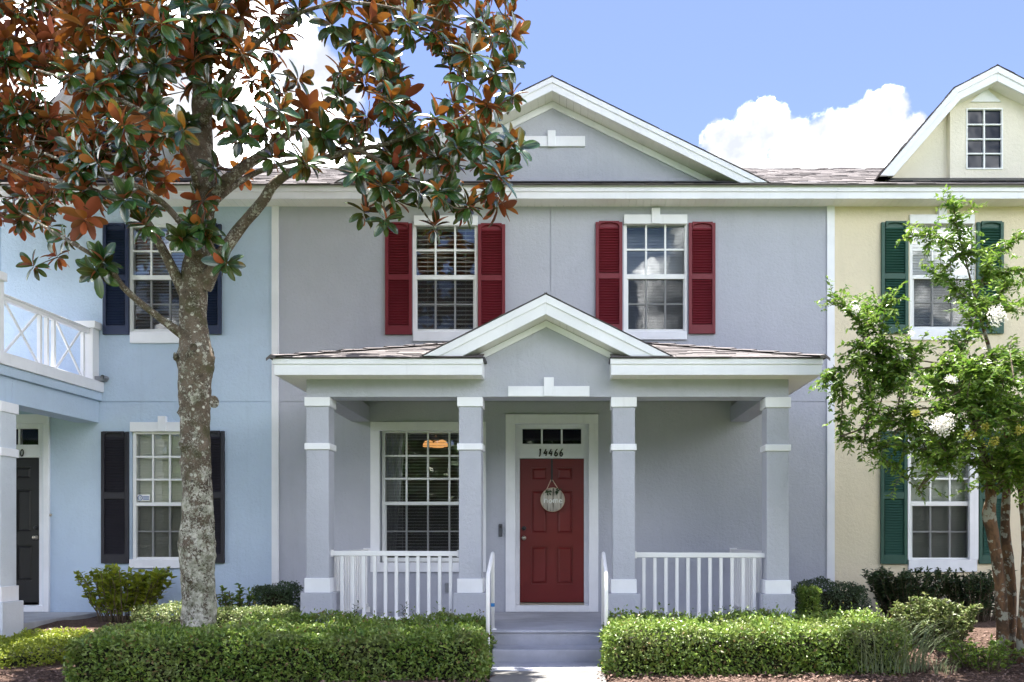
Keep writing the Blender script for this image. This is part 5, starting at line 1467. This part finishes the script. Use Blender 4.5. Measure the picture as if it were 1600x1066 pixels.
t3 = ctrunk([(1594, 1052, CYY - .05, 28), (1597, 1000, CYY - .05, 22), (1604, 920, CYY - .05, 22), (1606, 840, CYY - .05, 22), (1600, 770, CYY, 22), (1592, 720, CYY, 18), (1610, 640, CYY, 13), (1630, 560, CYY, 9), (1640, 480, CYY, 5)])
CN = [np.array(r[:3]) for r in t1[-30:]] + [np.array(r[:3]) for r in t2[-36:]] + [np.array(r[:3]) for r in t3[-30:]]
SPR = [(1288, 588, -.3, 8), (1300, 470, -.2, 9), (1415, 372, -.1, 8), (1490, 322, 0, 11), (1330, 545, -.4, 8), (1312, 690, -.2, 8), (1345, 640, -.5, 8), (1385, 700, -.5, 6), (1420, 640, -.6, 9), (1440, 540, -.5, 9), (1395, 470, -.3, 9),
       (1460, 430, .0, 10), (1560, 400, .1, 8), (1600, 370, -.2, 8), (1440, 770, -.5, 6), (1475, 735, -.6, 8), (1500, 660, -.7, 10), (1545, 650, -.8, 10), (1590, 640, -.8, 10), (1520, 720, -.5, 9), (1575, 720, -.6, 9), (1600, 560, -.5, 9), (1550, 560, -.5, 10), (1500, 540, -.4, 9), (1470, 600, -.6, 10),
       (1530, 470, -.2, 9), (1580, 480, -.3, 9), (1640, 420, 0, 8), (1660, 520, -.3, 9), (1690, 600, -.2, 9), (1720, 680, 0, 8), (1640, 700, -.4, 9), (1560, 600, .8, 9), (1500, 620, .7, 9), (1620, 560, .9, 9), (1450, 690, .5, 7), (1600, 680, .7, 9), (1380, 600, .3, 8), (1540, 690, -.9, 9), (1615, 720, -.7, 8), (1495, 590, -.9, 9), (1440, 590, .5, 8), (1350, 480, .1, 6), (1590, 600, -.95, 9), (1625, 640, -.9, 9),
       (1360, 660, -.1, 6), (1405, 560, -.6, 7), (1560, 690, -.2, 9), (1580, 440, .4, 7), (1530, 610, -.3, 9)]
for _ in range(20): SPR.append((RNG.uniform(1450, 1700), RNG.uniform(560, 745), RNG.uniform(-.95, .9), int(RNG.integers(6, 10))))
for _ in range(6): SPR.append((RNG.uniform(1320, 1420), RNG.uniform(500, 680), RNG.uniform(-.6, .4), 7))
cb = MB(); lp = []
fl_spots = []
for px, py, dy, k in SPR:
    tip = np.array(P(px, py, CYY + dy)); nd = np.array(CN); dist = np.linalg.norm(nd - tip, axis=1); cost = np.abs(dist - .75) + .5 * np.maximum(0, nd[:, 2] - tip[2] - .1); b = nd[np.argmin(cost)]
    mid = (b + tip) / 2 + np.array([0, 0, .10]) + RNG.normal(size=3) * .05; path = smooth_path([b, mid, tip], 7)
    cb.tube([Vector(q) for q in path], [.010 - .0075 * i / (len(path) - 1) for i in range(len(path))], 6)
    path = np.array(path); main_d = norm(path[-1] - path[-5])
    for q in path[4::3]: CN.append(q)
    branches = [(path[4:], 1.0)]
    for j in range(int(k * 2.6)):
        f = RNG.uniform(.25, .98); i = int(f * (len(path) - 1)); s0 = path[i]; dv = norm(main_d * .7 + RNG.normal(size=3) * np.array([.7, .6, .6]) + np.array([0, 0, .15])); L_ = RNG.uniform(.12, .34)
        sp_ = smooth_path([s0, s0 + dv * L_ * .5 + np.array([0, 0, .02]), s0 + dv * L_ + np.array([0, 0, -.03])], 4)
        cb.tube([Vector(q) for q in sp_], [.004 - .003 * i2 / (len(sp_) - 1) for i2 in range(len(sp_))], 4); branches.append((np.array(sp_), 1.0))
    for bp, _ in branches:
        seg = np.linalg.norm(np.diff(bp, axis=0), axis=1); tot = seg.sum(); nl = max(3, int(tot / .0150)); cum = np.concatenate([[0], np.cumsum(seg)])
        for i in range(nl):
            sd = tot * (i + .5) / nl; j = min(len(seg) - 1, np.searchsorted(cum, sd) - 1); j = max(0, j); q = bp[j] + (bp[j + 1] - bp[j]) * ((sd - cum[j]) / seg[j]); dv = norm(bp[j + 1] - bp[j])
            side = norm(np.cross(dv, [0, 0, 1.]) + 1e-6) * (1 if i % 2 else -1); ld = dv * .35 + side * .8 + np.array([0, 0, -.15]) + RNG.normal(size=3) * .35
            lp.append((q, ld, np.array([0, -.25, 1.]) + RNG.normal(size=3) * .45, RNG.uniform(.060, .100) * (1 - .3 * sd / tot)))
p, d_, u_, l_ = arr(lp)
cb.build('branches', M['twig'], cm)
sx_ = VX + p[:, 0] * F / (D0 + p[:, 1]); near = np.argsort((D0 + p[:, 1]) / l_ + 1e4 * (sx_ > 1592))[:300]; far = np.setdiff1d(np.arange(len(p)), near)
cf = link(leaves_mesh('crown', p[far], d_[far], u_[far], l_[far], .50, LEAF_S, M['myrtle_leaf'], cm.location), 'crown', cm); cf['kind'] = 'stuff'
mleaf = [leaves_mesh('leaf', np.zeros((1, 3)), np.array([[1., 0, 0]]), np.array([[0, 0, 1.]]), 1.0, w, LEAF_S, M['myrtle_leaf']) for w in (.46, .54)]
fd, fs_, fn = leaf_frames(d_[near], u_[near])
for i, k in enumerate(near):
    o = bpy.data.objects.new('leaf', mleaf[i % 2]); COL.objects.link(o); o.parent = cm; q = p[k] - np.array(cm.location)
    o.matrix_local = Matrix(((fd[i][0], fs_[i][0], fn[i][0], q[0]), (fd[i][1], fs_[i][1], fn[i][1], q[1]), (fd[i][2], fs_[i][2], fn[i][2], q[2]), (0, 0, 0, 1))) @ Matrix.Scale(l_[k], 4)
def flower(px, py, dy, r, m, nm, n):
    c = np.array(P(px, py, CYY + dy)); q = RNG.normal(size=(n, 3)); lump = RNG.normal(size=(7, 3)) * r * np.array([.55, .4, .42]); lump[:, 2] -= .25 * np.abs(lump[:, 0]); q = norm(q) * (RNG.random((n, 1)) ** .45) * r * .62; o = norm(q + 1e-6); q = q + .7 * lump[RNG.integers(0, 7, n)]
    fo = link(leaves_mesh(nm, c + q, o + RNG.normal(size=(n, 3)) * .6, RNG.normal(size=(n, 3)), RNG.uniform(.010, .022, n), .9, LEAF_S, M[m], cm.location), nm, cm); fo['kind'] = 'stuff'
for a in ((1556, 489, -.75, .095), (1474, 660, -.95, .12), (1337, 482, -.45, .050), (1422, 522, -.6, .035), (1485, 592, -1.0, .055), (1410, 556, -.6, .035)): flower(*a, 'petal', 'flower_cluster', int(420 * (a[3] / .09) ** 2))
for a in ((1517, 680, -1.0, .055), (1553, 692, -1.0, .06), (1540, 668, -1.0, .045), (1592, 672, -1.0, .05), (1430, 645, -.85, .035)): flower(*a, 'seed', 'bud_cluster', 110)

# ---- the wood across the street, which the window panes mirror
nT = 26000
cx_ = RNG.uniform(-46, 46, nT); th = RNG.random(nT); top = 8.5 + 1.6 * np.sin(cx_ * .35) + 1.1 * np.sin(cx_ * .9 + 2) + .7 * np.sin(cx_ * 2.1)
zz_ = th ** .7 * top; yy_ = -36 + 3.0 * np.abs(np.sin(cx_ * .55)) - 2.2 * (zz_ / top - .4) ** 2 + RNG.normal(size=nT) * .7
pp = np.stack([cx_, yy_, zz_ + .1], 1)
mb = MB(); tv = []
for i in range(93):
    x_ = -46 + i; tp = 8.5 + 1.6 * math.sin(x_ * .35) + 1.1 * math.sin(x_ * .9 + 2) + .7 * math.sin(x_ * 2.1); tv += [(x_, -37.5, -.1), (x_, -36.9, tp * .45), (x_, -37.3, tp * .82), (x_, -38.5, tp * .6), (x_, -39, -.1)]
mb.add(tv, [(i * 5 + j, i * 5 + (j + 1) % 5, i * 5 + 5 + (j + 1) % 5, i * 5 + 5 + j) for i in range(92) for j in range(5)]); tcore = mb.mesh('treeline_mass', M['core'])
tl = tag(link(leaves_mesh('treeline', pp, RNG.normal(size=(nT, 3)), RNG.normal(size=(nT, 3)) + np.array([0, 0, .8]), RNG.uniform(.35, .8, nT), .6, LEAF_T, M['dark_leaf']), 'treeline'), 'leafy wood across the street that the panes mirror', 'wood', kind='stuff')
link(tcore, 'dark_backing', tl)  # dark backing mass added behind the leaves to block sky gaps in reflections

sl_p = np.array([s[:3] for s in SIGN_LEAVES]); sl_d = np.array([(s[3], -.3, s[4]) for s in SIGN_LEAVES])
link(leaves_mesh('greenery', sl_p, sl_d, np.tile([0, -1., .3], (len(sl_p), 1)), .055, .45, LEAF_S, M['dark_leaf'], origin(sg)), 'greenery', sg)
